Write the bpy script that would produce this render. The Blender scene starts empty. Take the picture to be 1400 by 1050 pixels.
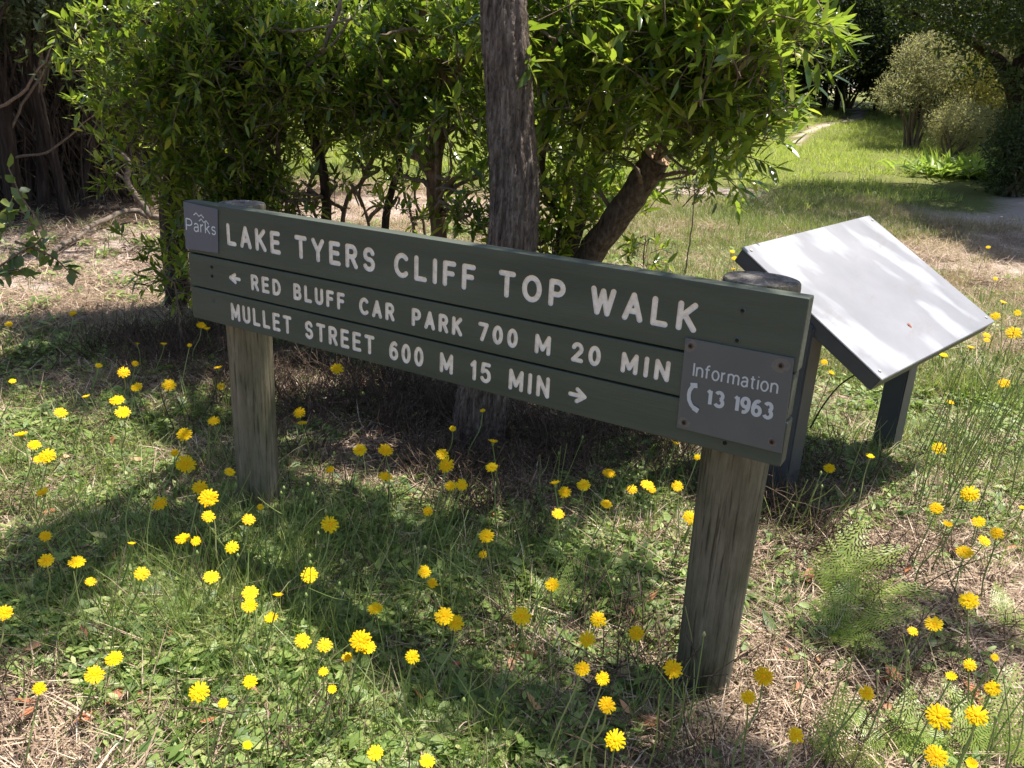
import bpy, bmesh, math, random
import numpy as np
from mathutils import Vector, Matrix, Euler

# ------------------------------------------------------------------ camera, world, sun
scene = bpy.context.scene
COL = scene.collection
CAM = np.array([2.0954, -1.6217, 1.3546])
CROT = (1.23303, -0.04769, 0.54508)
cd = bpy.data.cameras.new('camera')
cd.sensor_fit = 'HORIZONTAL'; cd.sensor_width = 36.0; cd.lens = 36.0 * 1130 / 1400
cd.clip_start = 0.05; cd.clip_end = 500
cam = bpy.data.objects.new('camera', cd)
cam.location = CAM; cam.rotation_euler = CROT
COL.objects.link(cam); scene.camera = cam

SUNV = np.array([0.20, 0.31, 1.0]); SUNV = SUNV / np.linalg.norm(SUNV)      # towards the sun
SUN_EL = math.asin(SUNV[2]); SUN_AZ = math.atan2(SUNV[0], SUNV[1])
world = bpy.data.worlds.new("World"); scene.world = world; world.use_nodes = True
wt = world.node_tree
sky = wt.nodes.new('ShaderNodeTexSky'); sky.sky_type = 'NISHITA'; sky.sun_disc = False
sky.sun_elevation = SUN_EL; sky.sun_rotation = SUN_AZ; sky.air_density = 1.0; sky.dust_density = 1.5; sky.ozone_density = 1.0
bg = wt.nodes['Background']; bg.inputs['Strength'].default_value = 0.093
wt.links.new(sky.outputs[0], bg.inputs['Color'])
sl = bpy.data.lights.new('sun', 'SUN'); sl.energy = 5.0; sl.angle = math.radians(0.53); sl.color = (1.0, 0.945, 0.85)
so = bpy.data.objects.new('sun', sl); so.rotation_euler = Vector(SUNV).to_track_quat('Z', 'Y').to_euler()
so.location = (0, 0, 20); COL.objects.link(so)
scene.view_settings.view_transform = 'Standard'; scene.view_settings.look = 'None'
scene.view_settings.exposure = 1.0; scene.view_settings.gamma = 1.0
scene.view_settings.use_curve_mapping = False
scene.cycles.max_bounces = 6; scene.cycles.transparent_max_bounces = 8
scene.cycles.use_denoising = True

rng = np.random.default_rng(7); random.seed(7)
R3 = np.array(Euler(CROT).to_matrix())

def ray(px, py):
    return R3 @ np.array([(px - 700) / 1130, -(py - 525) / 1130, -1.0])
def terrain(x, y):
    """height of the ground"""
    x = np.asarray(x, float); y = np.asarray(y, float)
    d = np.hypot(x - CAM[0], y - CAM[1])
    h = np.clip((d - 13.0), 0, 60) * 0.050
    h = h * (1 - np.exp(-np.clip(d - 13, 0, 60) / 6))
    near = 0.02 * np.sin(2.3 * x + 0.7) * np.cos(1.9 * y + 1.1) + 0.012 * np.sin(5.1 * x + 3.1 * y) + 0.008 * np.sin(9 * x - 7 * y)
    bumps = 0.05 * np.sin(0.7 * x + 1.0) * np.cos(0.55 * y) * np.clip((d - 5) / 5, 0, 1)
    return h + near + bumps - .045
def gp(px, py, z=None):
    """where the line of sight through a pixel of the photograph meets the ground (or the level z)"""
    d = ray(px, py)
    if z is not None:
        return CAM + d * ((z - CAM[2]) / d[2])
    t = 0.5
    for k in range(4000):
        p = CAM + d * t
        if p[2] < terrain(p[0], p[1]): break
        t += 0.01 if t < 6 else 0.04
    return p
def at(px, py, dist):
    d = ray(px, py); return CAM + d / np.hypot(d[0], d[1]) * dist
def project(P):
    c = (np.atleast_2d(P) - CAM) @ R3
    return np.stack([700 + 1130 * c[:, 0] / -c[:, 2], 525 - 1130 * c[:, 1] / -c[:, 2], -c[:, 2]], 1)

# ------------------------------------------------------------------ helpers
def nrm(v):
    return v / np.maximum(np.linalg.norm(v, axis=-1, keepdims=True), 1e-9)
def mesh_np(name, V, F, mats=None, smooth=True, mi=None):
    """V (n,3); F list of int arrays (m,k)"""
    me = bpy.data.meshes.new(name)
    V = np.asarray(V, np.float32).reshape(-1, 3)
    if not isinstance(F, (list, tuple)): F = [F]
    F = [np.asarray(f, np.int32) for f in F if len(f)]
    nl = sum(f.size for f in F); nf = sum(len(f) for f in F)
    me.vertices.add(len(V)); me.vertices.foreach_set('co', V.ravel())
    me.loops.add(nl); me.loops.foreach_set('vertex_index', np.concatenate([f.ravel() for f in F]))
    tot = np.concatenate([np.full(len(f), f.shape[1], np.int32) for f in F])
    me.polygons.add(nf)
    me.polygons.foreach_set('loop_start', np.concatenate([[0], np.cumsum(tot)[:-1]]).astype(np.int32))
    me.polygons.foreach_set('loop_total', tot)
    me.polygons.foreach_set('use_smooth', np.full(nf, smooth, bool))
    if mi is not None: me.polygons.foreach_set('material_index', np.asarray(mi, np.int32))
    for m in (mats if isinstance(mats, (list, tuple)) else [mats]):
        if m is not None: me.materials.append(m)
    me.update(calc_edges=True)
    return me
def link(name, me, parent=None, loc=None, rot=None, scale=None):
    o = bpy.data.objects.new(name, me); COL.objects.link(o)
    if parent is not None: o.parent = parent
    if loc is not None: o.location = loc
    if rot is not None: o.rotation_euler = rot
    if scale is not None: o.scale = scale if hasattr(scale, '__len__') else (scale,) * 3
    return o
def tag(o, label=None, cat=None, group=None, kind=None):
    if label: o['label'] = label
    if cat: o['category'] = cat
    if group: o['group'] = group
    if kind: o['kind'] = kind
    return o
def thing(name, label, cat, loc=(0, 0, 0), group=None):
    o = bpy.data.objects.new(name, None); o.empty_display_size = 0.1; COL.objects.link(o)
    o.location = loc
    return tag(o, label, cat, group)
class Geo:
    """collects vertices and faces"""
    def __init__(s): s.V = []; s.F = {}; s.n = 0
    def add(s, V, *Fs):
        V = np.asarray(V, float).reshape(-1, 3)
        for F in Fs:
            F = np.asarray(F, int)
            if F.size: s.F.setdefault(F.shape[1], []).append(F + s.n)
        s.V.append(V); s.n += len(V)
    def mesh(s, name, mat, smooth=True, origin=(0, 0, 0)):
        V = np.concatenate(s.V) - np.asarray(origin, float)
        return mesh_np(name, V, [np.concatenate(f) for f in s.F.values()], mat, smooth)
def tube(g, pts, rad, sides=8, rough=0.0, cap=True, seed=0):
    pts = np.asarray(pts, float); n = len(pts); rad = np.broadcast_to(np.asarray(rad, float), (n,))
    T = nrm(np.gradient(pts, axis=0))
    ref = np.array([0., 0, 1]) if abs(T[0, 2]) < 0.9 else np.array([1., 0, 0])
    a = nrm(np.cross(T[0], ref)); A = []
    for i in range(n):
        a = nrm(a - T[i] * (a @ T[i])); A.append(a)
    A = np.array(A); B = np.cross(T, A)
    th = np.arange(sides) / sides * 2 * np.pi
    rr = np.ones((n, sides))
    if rough:
        r2 = np.random.default_rng(seed + n)
        ph = r2.uniform(0, 6.28, 4); k = np.arange(n)[:, None]
        rr = 1 + rough * (np.sin(th * 3 + ph[0] + k * .25) + .7 * np.sin(th * 5 + ph[1] - k * .33) + r2.normal(0, .5, (n, sides)))
    V = pts[:, None] + (A[:, None] * np.cos(th)[None, :, None] + B[:, None] * np.sin(th)[None, :, None]) * (rad[:, None] * rr)[..., None]
    i = np.arange(n - 1)[:, None] * sides; j = np.arange(sides)[None]; j2 = (j + 1) % sides
    Q = np.stack([i + j, i + j2, i + sides + j2, i + sides + j], -1).reshape(-1, 4)
    V = V.reshape(-1, 3)
    if cap:
        V = np.concatenate([V, pts[:1], pts[-1:]]); c0, c1 = n * sides, n * sides + 1
        jj = np.arange(sides)
        T3 = np.concatenate([np.stack([np.full(sides, c0), (jj + 1) % sides, jj], 1),
                             np.stack([np.full(sides, c1), (n - 1) * sides + jj, (n - 1) * sides + (jj + 1) % sides], 1)])
        g.add(V, Q, T3)
    else: g.add(V, Q)
def curve_pts(P, n=24, wob=0.0, seed=0):
    """smooth path through control points"""
    P = np.asarray(P, float); m = len(P)
    E = np.concatenate([[2 * P[0] - P[1]], P, [2 * P[-1] - P[-2]]])
    t = np.linspace(0, m - 1 - 1e-6, n); i = t.astype(int); f = (t - i)[:, None]
    p0, p1, p2, p3 = E[i], E[i + 1], E[i + 2], E[i + 3]
    C = .5 * (2 * p1 + (p2 - p0) * f + (2 * p0 - 5 * p1 + 4 * p2 - p3) * f**2 + (3 * p1 - p0 - 3 * p2 + p3) * f**3)
    if wob:
        r2 = np.random.default_rng(seed); w = r2.normal(0, wob, (n, 3))
        w = (w + np.roll(w, 1, 0) + np.roll(w, -1, 0)) / 3; w[0] = 0; C = C + w
    return C
def box(g, lo, hi):
    x0, y0, z0 = lo; x1, y1, z1 = hi
    V = [(x0, y0, z0), (x1, y0, z0), (x1, y1, z0), (x0, y1, z0), (x0, y0, z1), (x1, y0, z1), (x1, y1, z1), (x0, y1, z1)]
    g.add(V, [(0, 3, 2, 1), (4, 5, 6, 7), (0, 1, 5, 4), (1, 2, 6, 5), (2, 3, 7, 6), (3, 0, 4, 7)])

# ------------------------------------------------------------------ materials
class NT:
    def __init__(s, name):
        s.m = bpy.data.materials.new(name); s.m.use_nodes = True; s.t = s.m.node_tree
        s.p = s.t.nodes['Principled BSDF']; s.out = s.t.nodes['Material Output']
    def n(s, kind, **kw):
        nd = s.t.nodes.new(kind)
        for k, v in kw.items():
            if k.startswith('i_'): nd.inputs[k[2:].replace('_', ' ')].default_value = v
            else: setattr(nd, k, v)
        return nd
    def l(s, a, b): s.t.links.new(a, b)
    def noise(s, scale, detail=4, rough=.6, vec=None, stretch=None, coord='Object'):
        nd = s.n('ShaderNodeTexNoise'); nd.inputs['Scale'].default_value = scale
        nd.inputs['Detail'].default_value = detail; nd.inputs['Roughness'].default_value = rough
        if vec is None:
            tc = s.n('ShaderNodeTexCoord'); vec = tc.outputs[coord]
        if stretch:
            mp = s.n('ShaderNodeMapping'); mp.inputs['Scale'].default_value = stretch; s.l(vec, mp.inputs['Vector']); vec = mp.outputs[0]
        s.l(vec, nd.inputs['Vector']); return nd.outputs['Fac']
    def ramp(s, fac, stops):
        r = s.n('ShaderNodeValToRGB'); e = r.color_ramp.elements
        while len(e) < len(stops): e.new(0.5)
        for k, (p, c) in enumerate(stops):
            e[k].position = p; e[k].color = (*c, 1) if len(c) == 3 else c
        s.l(fac, r.inputs['Fac']); return r.outputs['Color']
    def mix(s, fac, a, b, mode='MIX'):
        m = s.n('ShaderNodeMix', data_type='RGBA', blend_type=mode)
        for sock, v in ((m.inputs[0], fac), (m.inputs[6], a), (m.inputs[7], b)):
            if hasattr(v, 'links'): s.l(v, sock)
            elif isinstance(v, (int, float)): sock.default_value = v
            else: sock.default_value = (*v, 1)
        return m.outputs[2]
    def math(s, op, a, b=0.0):
        m = s.n('ShaderNodeMath', operation=op)
        for sock, v in ((m.inputs[0], a), (m.inputs[1], b)):
            if hasattr(v, 'links'): s.l(v, sock)
            else: sock.default_value = v
        return m.outputs[0]
    def bump(s, h, strength=.5, dist=.01, normal=None):
        b = s.n('ShaderNodeBump'); b.inputs['Strength'].default_value = strength; b.inputs['Distance'].default_value = dist
        s.l(h, b.inputs['Height'])
        if normal is not None: s.l(normal, b.inputs['Normal'])
        s.l(b.outputs[0], s.p.inputs['Normal']); return b.outputs[0]
    def base(s, c):
        if hasattr(c, 'links'): s.l(c, s.p.inputs['Base Color'])
        else: s.p.inputs['Base Color'].default_value = (*c, 1)
    def set(s, rough=.8, spec=.3, metal=0.0):
        s.p.inputs['Roughness'].default_value = rough; s.p.inputs['Specular IOR Level'].default_value = spec
        s.p.inputs['Metallic'].default_value = metal

def leaf_mat(name, stops, trans=(.16, .24, .02), tf=.35, rough=.42, spec=.5):
    m = NT(name)
    geo = m.n('ShaderNodeNewGeometry'); oi = m.n('ShaderNodeObjectInfo')
    f = m.math('FRACT', m.math('ADD', geo.outputs['Random Per Island'], oi.outputs['Random']))
    c = m.ramp(f, stops); m.base(c); m.set(rough, spec)
    tr = m.n('ShaderNodeBsdfTranslucent')
    tcol = m.mix(.55, c, trans); tb = m.mix(1.0, tcol, (1.5, 1.5, 1.2), 'MULTIPLY'); m.l(tb, tr.inputs['Color'])
    ms = m.n('ShaderNodeMixShader'); ms.inputs[0].default_value = tf
    m.l(m.p.outputs[0], ms.inputs[1]); m.l(tr.outputs[0], ms.inputs[2]); m.l(ms.outputs[0], m.out.inputs['Surface'])
    return m.m
M = {}
M['wattle'] = leaf_mat('wattle_leaf', [(0, (.022, .048, .012)), (.4, (.052, .098, .018)), (.68, (.16, .225, .038)), (.9, (.30, .345, .055)), (1, (.44, .4, .06))], trans=(.3, .42, .035), rough=.22, tf=.41)
M['wattle_far'] = leaf_mat('bush_leaf', [(0, (.035, .075, .015)), (.5, (.055, .11, .02)), (1, (.11, .17, .03))], rough=.4)
M['gum'] = leaf_mat('gum_leaf', [(0, (.05, .09, .03)), (.6, (.09, .14, .05)), (1, (.2, .2, .05))], rough=.45)
M['dark_leaf'] = leaf_mat('tea_tree_leaf', [(0, (.022, .036, .012)), (.6, (.04, .06, .02)), (1, (.09, .11, .045))], rough=.6, tf=.2)
M['olive_leaf'] = leaf_mat('olive_leaf', [(0, (.13, .14, .075)), (.5, (.23, .23, .13)), (.85, (.31, .3, .17)), (1, (.4, .35, .17))], trans=(.4, .38, .16), rough=.6, tf=.45)
M['grey_leaf'] = leaf_mat('grey_green_leaf', [(0, (.05, .06, .03)), (.5, (.11, .12, .06)), (1, (.24, .23, .12))], rough=.6, tf=.3)
M['gold_leaf'] = leaf_mat('gold_leaf', [(0, (.2, .19, .05)), (.5, (.42, .36, .09)), (1, (.62, .5, .12))], rough=.6)
M['fern'] = leaf_mat('fern_leaf', [(0, (.19, .27, .05)), (.6, (.28, .37, .08)), (1, (.38, .45, .11))], trans=(.3, .45, .05), tf=.4)
M['weed'] = leaf_mat('weed_leaf', [(0, (.065, .12, .03)), (.4, (.165, .25, .06)), (.8, (.28, .36, .1)), (1, (.4, .41, .16))], trans=(.2, .32, .04), tf=.35, rough=.5)
M['grass'] = leaf_mat('grass_blade', [(0, (.07, .11, .025)), (.5, (.13, .185, .045)), (.8, (.22, .25, .08)), (1, (.4, .34, .18))], trans=(.22, .33, .05), tf=.35, rough=.5)
M['tall'] = leaf_mat('tall_grass_blade', [(0, (.07, .12, .03)), (.45, (.15, .21, .05)), (.75, (.26, .3, .1)), (1, (.48, .42, .25))], trans=(.3, .38, .08), tf=.35, rough=.5)
M['meadow'] = leaf_mat('meadow_blade', [(0, (.22, .27, .06)), (.6, (.36, .39, .10)), (1, (.52, .5, .2))], trans=(.32, .45, .06), tf=.4, rough=.55)
M['drygrass'] = leaf_mat('dry_grass_blade', [(0, (.2, .17, .08)), (.5, (.36, .3, .16)), (1, (.5, .43, .26))], trans=(.4, .34, .16), tf=.25, rough=.7)
M['straw'] = leaf_mat('straw', [(0, (.10, .065, .045)), (.35, (.27, .185, .125)), (.7, (.45, .33, .235)), (1, (.62, .50, .39))], trans=(.4, .3, .16), tf=.12, rough=.75)
M['debris'] = leaf_mat('bark_chip', [(0, (.05, .035, .025)), (.5, (.14, .095, .065)), (.85, (.3, .21, .15)), (1, (.42, .34, .27))], trans=(.2, .1, .05), tf=.05, rough=.85)
M['dryleaf'] = leaf_mat('dry_leaf', [(0, (.3, .09, .04)), (.5, (.48, .19, .09)), (.8, (.55, .3, .16)), (1, (.6, .45, .26))], trans=(.5, .2, .06), tf=.2, rough=.55)
M['stem'] = leaf_mat('flower_stem', [(0, (.18, .25, .07)), (.6, (.28, .36, .11)), (1, (.36, .36, .15))], tf=.15)

def flat_mat(name, c, rough=.6, spec=.4, metal=0.):
    m = NT(name); m.base(c); m.set(rough, spec, metal); return m.m
def petal_mat():
    m = NT('yellow_petal'); geo = m.n('ShaderNodeNewGeometry')
    oi = m.n('ShaderNodeObjectInfo'); c = m.ramp(m.math('FRACT', m.math('ADD', m.math('MULTIPLY', geo.outputs['Random Per Island'], .5), m.math('MULTIPLY', oi.outputs['Random'], .5))), [(0, (.82, .47, .0)), (.6, (.92, .66, .004)), (1, (.95, .74, .015))])
    m.base(c); m.set(.6, .2)
    tr = m.n('ShaderNodeBsdfTranslucent'); tr.inputs['Color'].default_value = (.95, .68, .0, 1)
    ms = m.n('ShaderNodeMixShader'); ms.inputs[0].default_value = .35
    m.l(m.p.outputs[0], ms.inputs[1]); m.l(tr.outputs[0], ms.inputs[2]); m.l(ms.outputs[0], m.out.inputs['Surface'])
    return m.m
M['petal'] = petal_mat()
M['centre'] = flat_mat('flower_centre', (.85, .38, .003), .8, .1)

def bark_mat(name, c0, c1, c2, scale=1.0, stretch=(1, 1, .12), bs=.9, bd=.02):
    m = NT(name)
    f = m.noise(22 * scale, 6, .65, stretch=stretch); f2 = m.noise(5 * scale, 4, .6, stretch=(1, 1, .35))
    c = m.mix(f2, m.ramp(f, [(.3, c0), (.5, c1), (.72, c2)]), m.ramp(f, [(.3, c0), (.62, tuple(.7 * k for k in c1)), (.85, c1)]))
    m.base(c); m.set(.9, .15); m.bump(f, bs, bd)
    return m.m
M['bark'] = bark_mat('gum_bark', (.035, .025, .02), (.235, .18, .15), (.6, .5, .44), 3.2, (1, 1, .13), 1.0, .03)
M['bark_brown'] = bark_mat('brown_bark', (.06, .035, .022), (.19, .115, .075), (.33, .23, .16), 2.0, (1, 1, .3), .6, .01)
M['bark_dark'] = bark_mat('dark_bark', (.02, .014, .011), (.065, .045, .036), (.16, .12, .098), 1.2, (1, 1, .12), 1.0, .03)
M['scrub'] = bark_mat('dead_scrub_twig', (.05, .034, .024), (.13, .09, .065), (.3, .22, .17), 5, (1, 1, .3), .3, .005)
M['bark_limb'] = bark_mat('limb_bark', (.05, .036, .028), (.17, .125, .1), (.36, .29, .24), 2.4, (1, 1, .4), 1.0, .02)
M['twig'] = bark_mat('twig_bark', (.1, .07, .05), (.22, .16, .12), (.38, .3, .24), 4, (1, 1, .3), .3, .005)
M['deadwood'] = bark_mat('dead_wood', (.08, .06, .045), (.22, .175, .14), (.42, .36, .3), 2.5, (.3, 1, 1), .5, .01)
M['cutwood'] = flat_mat('cut_wood', (.36, .23, .15), .85, .1)

def post_mat(name, tint):
    m = NT(name)
    f = m.noise(48, 9, .72, stretch=(1, 1, .07)); g2 = m.noise(3.6, 6, .7, stretch=(1, 1, .5)); k = m.noise(120, 5, .6, stretch=(1, 1, .05))
    wood = m.ramp(f, [(.25, (.09, .075, .055)), (.5, (.2, .17, .125)), (.75, (.31, .275, .21))])
    moss = m.ramp(f, [(.25, (.055, .055, .03)), (.75, (.15, .145, .08))])
    fac = m.ramp(g2, [(.42, (0, 0, 0)), (.62, (1, 1, 1))])
    c = m.mix(fac, wood, moss)
    c = m.mix(1.0, c, tint, 'MULTIPLY')
    cr = m.ramp(k, [(.34, (.25, .23, .2)), (.46, (1, 1, 1))]); c = m.mix(.85, c, cr, 'MULTIPLY')
    m.base(c); m.set(.88, .2); m.bump(m.math('ADD', f, m.math('MULTIPLY', k, .7)), 1.0, .008); return m.m
M['post'] = post_mat('weathered_post', (.95, .97, .96))
M['post_grey'] = post_mat('grey_post', (1.15, 1.12, 1.08))
M['post_top'] = bark_mat('post_end_grain', (.06, .05, .042), (.2, .18, .16), (.42, .39, .36), 1.4, (1, 1, 1), .8, .01)

def paint_mat():
    m = NT('green_paint')
    f = m.noise(14, 6, .6, stretch=(.12, 1, 1)); g2 = m.noise(3, 4, .6, stretch=(.5, 1, 1)); h = m.noise(120, 3, .6, stretch=(.05, 1, 1))
    c = m.ramp(f, [(.3, (.046, .056, .042)), (.52, (.064, .075, .057)), (.75, (.085, .096, .076))])
    c = m.mix(m.ramp(g2, [(.4, (0, 0, 0)), (.8, (.5, .5, .5))]), c, (.085, .098, .078))
    st_ = m.noise(2.2, 6, .7, stretch=(1, 1, 3)); c = m.mix(m.ramp(st_, [(.6, (0, 0, 0)), (.75, (.35, .35, .35))]), c, (.11, .12, .1))
    m.base(c); m.set(.62, .35); m.bump(m.math('ADD', h, m.math('MULTIPLY', f, .8)), .5, .004); return m.m
M['paint'] = paint_mat()
def letter_mat():
    m = NT('cream_letter_paint'); f = m.noise(70, 4, .6)
    m.base(m.ramp(f, [(.3, (.66, .60, .545)), (.55, (.84, .775, .715)), (.8, (.9, .845, .79))])); m.set(.7, .25); return m.m
M['cream'] = letter_mat()
def plate_mat(name, a, b, rough=.42):
    m = NT(name); f = m.noise(9, 5, .65); f2 = m.noise(2.5, 3, .5)
    m.base(m.mix(f2, m.ramp(f, [(.3, a), (.75, b)]), a)); m.set(rough, .45); m.bump(m.noise(240, 2), .08, .001); return m.m
M['plate'] = plate_mat('grey_plate', (.085, .092, .10), (.12, .128, .138))
M['plate_text'] = flat_mat('plate_print', (.48, .51, .56), .5)
M['plate_text2'] = flat_mat('plate_white_print', (.62, .65, .7), .5)
M['faint'] = flat_mat('faded_print', (.2, .21, .23), .5)
M['rust'] = plate_mat('rusty_screw', (.1, .06, .04), (.2, .13, .09), .7)
M['hole'] = flat_mat('dark_socket', (.015, .012, .01), .9)
def halo_mat():
    m = NT('rust_stain'); m.base(m.ramp(m.noise(120, 3), [(.3, (.13, .12, .115)), (.7, (.17, .15, .135))])); m.set(.7, .3); return m.m
M['stain'] = halo_mat()
M['green_screw'] = flat_mat('painted_screw', (.1, .115, .1), .5)
def panel_mat():
    m = NT('bleached_panel_face')
    f = m.noise(4, 5, .6); w = m.noise(2.2, 3, .5, stretch=(1, 2.5, 1)); sc = m.noise(14, 6, .75, stretch=(1, .35, 1))
    c = m.ramp(f, [(.3, (.2, .2, .215)), (.6, (.25, .248, .268)), (.8, (.29, .285, .30))])
    c = m.mix(m.ramp(w, [(.52, (0, 0, 0)), (.6, (.6, .6, .6))]), c, (.40, .41, .44))
    c = m.mix(m.ramp(sc, [(.55, (0, 0, 0)), (.72, (.5, .5, .5))]), c, (.2, .18, .165))
    m.base(c); m.set(.38, .5); return m.m
M['panel'] = panel_mat()
M['frame'] = plate_mat('dark_metal_frame', (.06, .063, .07), (.1, .105, .115), .45)
M['rim'] = plate_mat('bare_metal_rim', (.4, .39, .38), (.55, .54, .52), .45)

def ground_mat():
    m = NT('ground_soil')
    at_ = m.n('ShaderNodeAttribute', attribute_name='zone')          # r green, g sand, b dark litter
    sep = m.n('ShaderNodeSeparateColor'); m.l(at_.outputs['Color'], sep.inputs[0])
    f = m.noise(9, 8, .7); f2 = m.noise(70, 6, .75); f3 = m.noise(260, 3, .6)
    soil = m.ramp(f2, [(.25, (.09, .06, .042)), (.5, (.24, .17, .12)), (.75, (.4, .31, .23))])
    sand = m.ramp(f2, [(.25, (.28, .21, .175)), (.5, (.52, .415, .36)), (.75, (.66, .56, .5))])
    green = m.ramp(f2, [(.3, (.07, .085, .025)), (.6, (.2, .21, .07)), (.8, (.34, .31, .14))])
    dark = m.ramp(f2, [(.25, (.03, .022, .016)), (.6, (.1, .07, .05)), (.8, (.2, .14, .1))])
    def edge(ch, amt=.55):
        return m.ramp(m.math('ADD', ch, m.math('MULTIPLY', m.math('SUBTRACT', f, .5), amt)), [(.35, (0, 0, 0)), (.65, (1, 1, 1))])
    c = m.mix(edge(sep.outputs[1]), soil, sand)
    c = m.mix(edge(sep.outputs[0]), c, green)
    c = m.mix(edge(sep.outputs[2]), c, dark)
    m.base(c); m.set(.95, .1); m.bump(m.math('ADD', f2, m.math('MULTIPLY', f3, .4)), .9, .02)
    return m.m
M['ground'] = ground_mat()

# ------------------------------------------------------------------ ground zones
def zone_fn(x, y):
    """green, sand, dark weights of the ground at world x, y"""
    x = np.asarray(x, float); y = np.asarray(y, float)
    P = project(np.stack([x.ravel(), y.ravel(), terrain(x, y).ravel()], 1))
    d = np.hypot(x - CAM[0], y - CAM[1]).ravel()
    wob = (.5 * np.sin(1.7 * x + .9 * y) + .5 * np.sin(2.9 * y - 1.3 * x + 1)).ravel()
    G = np.full(d.shape, .35); S = np.zeros(d.shape); D = np.zeros(d.shape)
    def bl(gx, gy, r):
        return np.exp(-(((x.ravel() - gx)**2 + (y.ravel() - gy)**2) / r**2))
    for (px, py, r, g) in [(210, 850, .38, .75), (120, 800, .3, .3), (330, 900, .35, .6), (480, 1010, .25, .45), (150, 640, .35, .3),
                           (420, 720, .35, .45), (620, 800, .3, .5), (560, 720, .3, .35), (120, 560, .5, .3), (760, 780, .2, .35),
                           (880, 640, .25, .5), (1200, 600, .6, .4), (1350, 560, .6, .35), (1140, 840, .2, .2), (1350, 1010, .2, .25), (1330, 760, .3, -.35), (1300, 930, .2, -.3), (1180, 1010, .18, -.3), (1050, 960, .12, -.3),
                           (40, 470, .5, .2), (950, 300, 1.4, .25), (1120, 300, 1.6, .3), (880, 820, .15, .5), (650, 1010, .25, .4),
                           (0, 950, .2, -.35), (40, 1010, .25, -.5), (1250, 800, .35, -.3), (1100, 960, .25, -.25), (620, 610, .45, -.35), (750, 640, .3, -.3),
                           (930, 830, .12, -.2), (300, 620, .25, -.2), (80, 700, .25, -.15)]:
        q = gp(px, py, 0); G += g * bl(q[0], q[1], r)
    for (px, py, r, s) in [(100, 330, 1.9, 1.3), (230, 370, 1.2, .9), (30, 400, 1.0, .9), (160, 300, 1.2, 1.), (480, 280, 1.8, 1.0), (600, 280, 1.2, .6), (1330, 350, .9, .7), (1400, 290, 1.6, .7),
                           (1000, 246, 3.0, .35), (1340, 450, .6, .2), (20, 930, .25, .35), (1300, 262, 1.5, .75), (1340, 290, 1.1, .7), (1390, 262, 1.8, .8), (1250, 255, 1.1, .5), (1370, 325, .7, .6), (1290, 300, .6, .4)]:
        q = gp(px, py, 0); b = bl(q[0], q[1], r); S += s * b; G -= .5 * s * b
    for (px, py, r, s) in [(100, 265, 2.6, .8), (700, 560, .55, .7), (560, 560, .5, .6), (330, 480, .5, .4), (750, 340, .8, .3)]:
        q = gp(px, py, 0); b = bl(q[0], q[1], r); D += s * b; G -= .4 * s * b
    far = np.clip((d - 12.5) / 2.5, 0, 1)
    G = G * (1 - far) + far * .95
    # sandy track crossing the clearing and the far end of the track
    band = np.exp(-((d - 15.2 - .8 * np.sin(x.ravel() * .3)) / 1.0)**2) * (P[:, 0] > 850) * np.clip((1130 - P[:, 0]) / 120, .15, 1)
    S += band * .6 * (1 + .4 * wob); G -= band * .6
    yr = y.ravel(); xr = x.ravel()
    q = gp(1390, 300, 0)
    tr = np.exp(-((xr - 2.55 + .012 * yr) / .75)**2) * np.clip(yr - 5.5, 0, 1) * np.clip((18 - yr) / 2, 0, 1); S += tr * .62 * (1 + .5 * wob); G -= tr * .6
    ft = .8 * np.exp(-((P[:, 0] - 1130 - 45 * np.sin(d * .2)) / 15)**2) * (d > 24); S += ft * .9; G -= ft * .9
    G += .12 * wob
    lf = np.clip((-xr - 4.2) / 2, 0, 1) * np.clip((9.5 - yr) / 2, 0, 1) * (d > 9); D += lf * .7; G -= lf * .5
    sh = x.shape
    return np.clip(G, 0, 1).reshape(sh), np.clip(S, 0, 1).reshape(sh), np.clip(D, 0, 1).reshape(sh)

def build_ground():
    def axis(c, near, far_, n1, n2):
        a = np.linspace(-near, near, n1); b = near + (far_ - near) * (np.linspace(0, 1, n2)[1:])**2.2
        return np.concatenate([c - b[::-1] + 0, c + a, c + b]) if False else np.concatenate([(c - near) - (far_ - near) * (np.linspace(1, 0, n2)[:-1])**2.2, c + a, (c + near) + (far_ - near) * (np.linspace(0, 1, n2)[1:])**2.2])
    xs = axis(.6, 3.2, 120, 210, 70); ys = axis(1.6, 3.2, 160, 210, 80)
    X, Y = np.meshgrid(xs, ys, indexing='ij'); Z = terrain(X, Y)
    nearm = np.clip(1 - (np.hypot(X - 1.4, Y - .8) - 2.5) / 2, 0, 1)
    r2 = np.random.default_rng(3)
    Z = Z + nearm * r2.normal(0, .0045, Z.shape)
    V = np.stack([X, Y, Z], -1).reshape(-1, 3); ny = len(ys)
    i = np.arange(len(xs) - 1)[:, None] * ny + np.arange(ny - 1)[None]
    Q = np.stack([i, i + ny, i + ny + 1, i + 1], -1).reshape(-1, 4)
    me = mesh_np('ground', V, [Q], M['ground'])
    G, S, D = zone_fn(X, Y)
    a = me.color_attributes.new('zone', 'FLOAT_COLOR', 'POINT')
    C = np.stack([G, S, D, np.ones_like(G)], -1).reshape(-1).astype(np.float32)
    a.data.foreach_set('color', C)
    o = link('ground', me); o['kind'] = 'structure'; o['label'] = 'uneven sandy ground with litter and patches of grass'
    return o
ground = build_ground()

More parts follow.
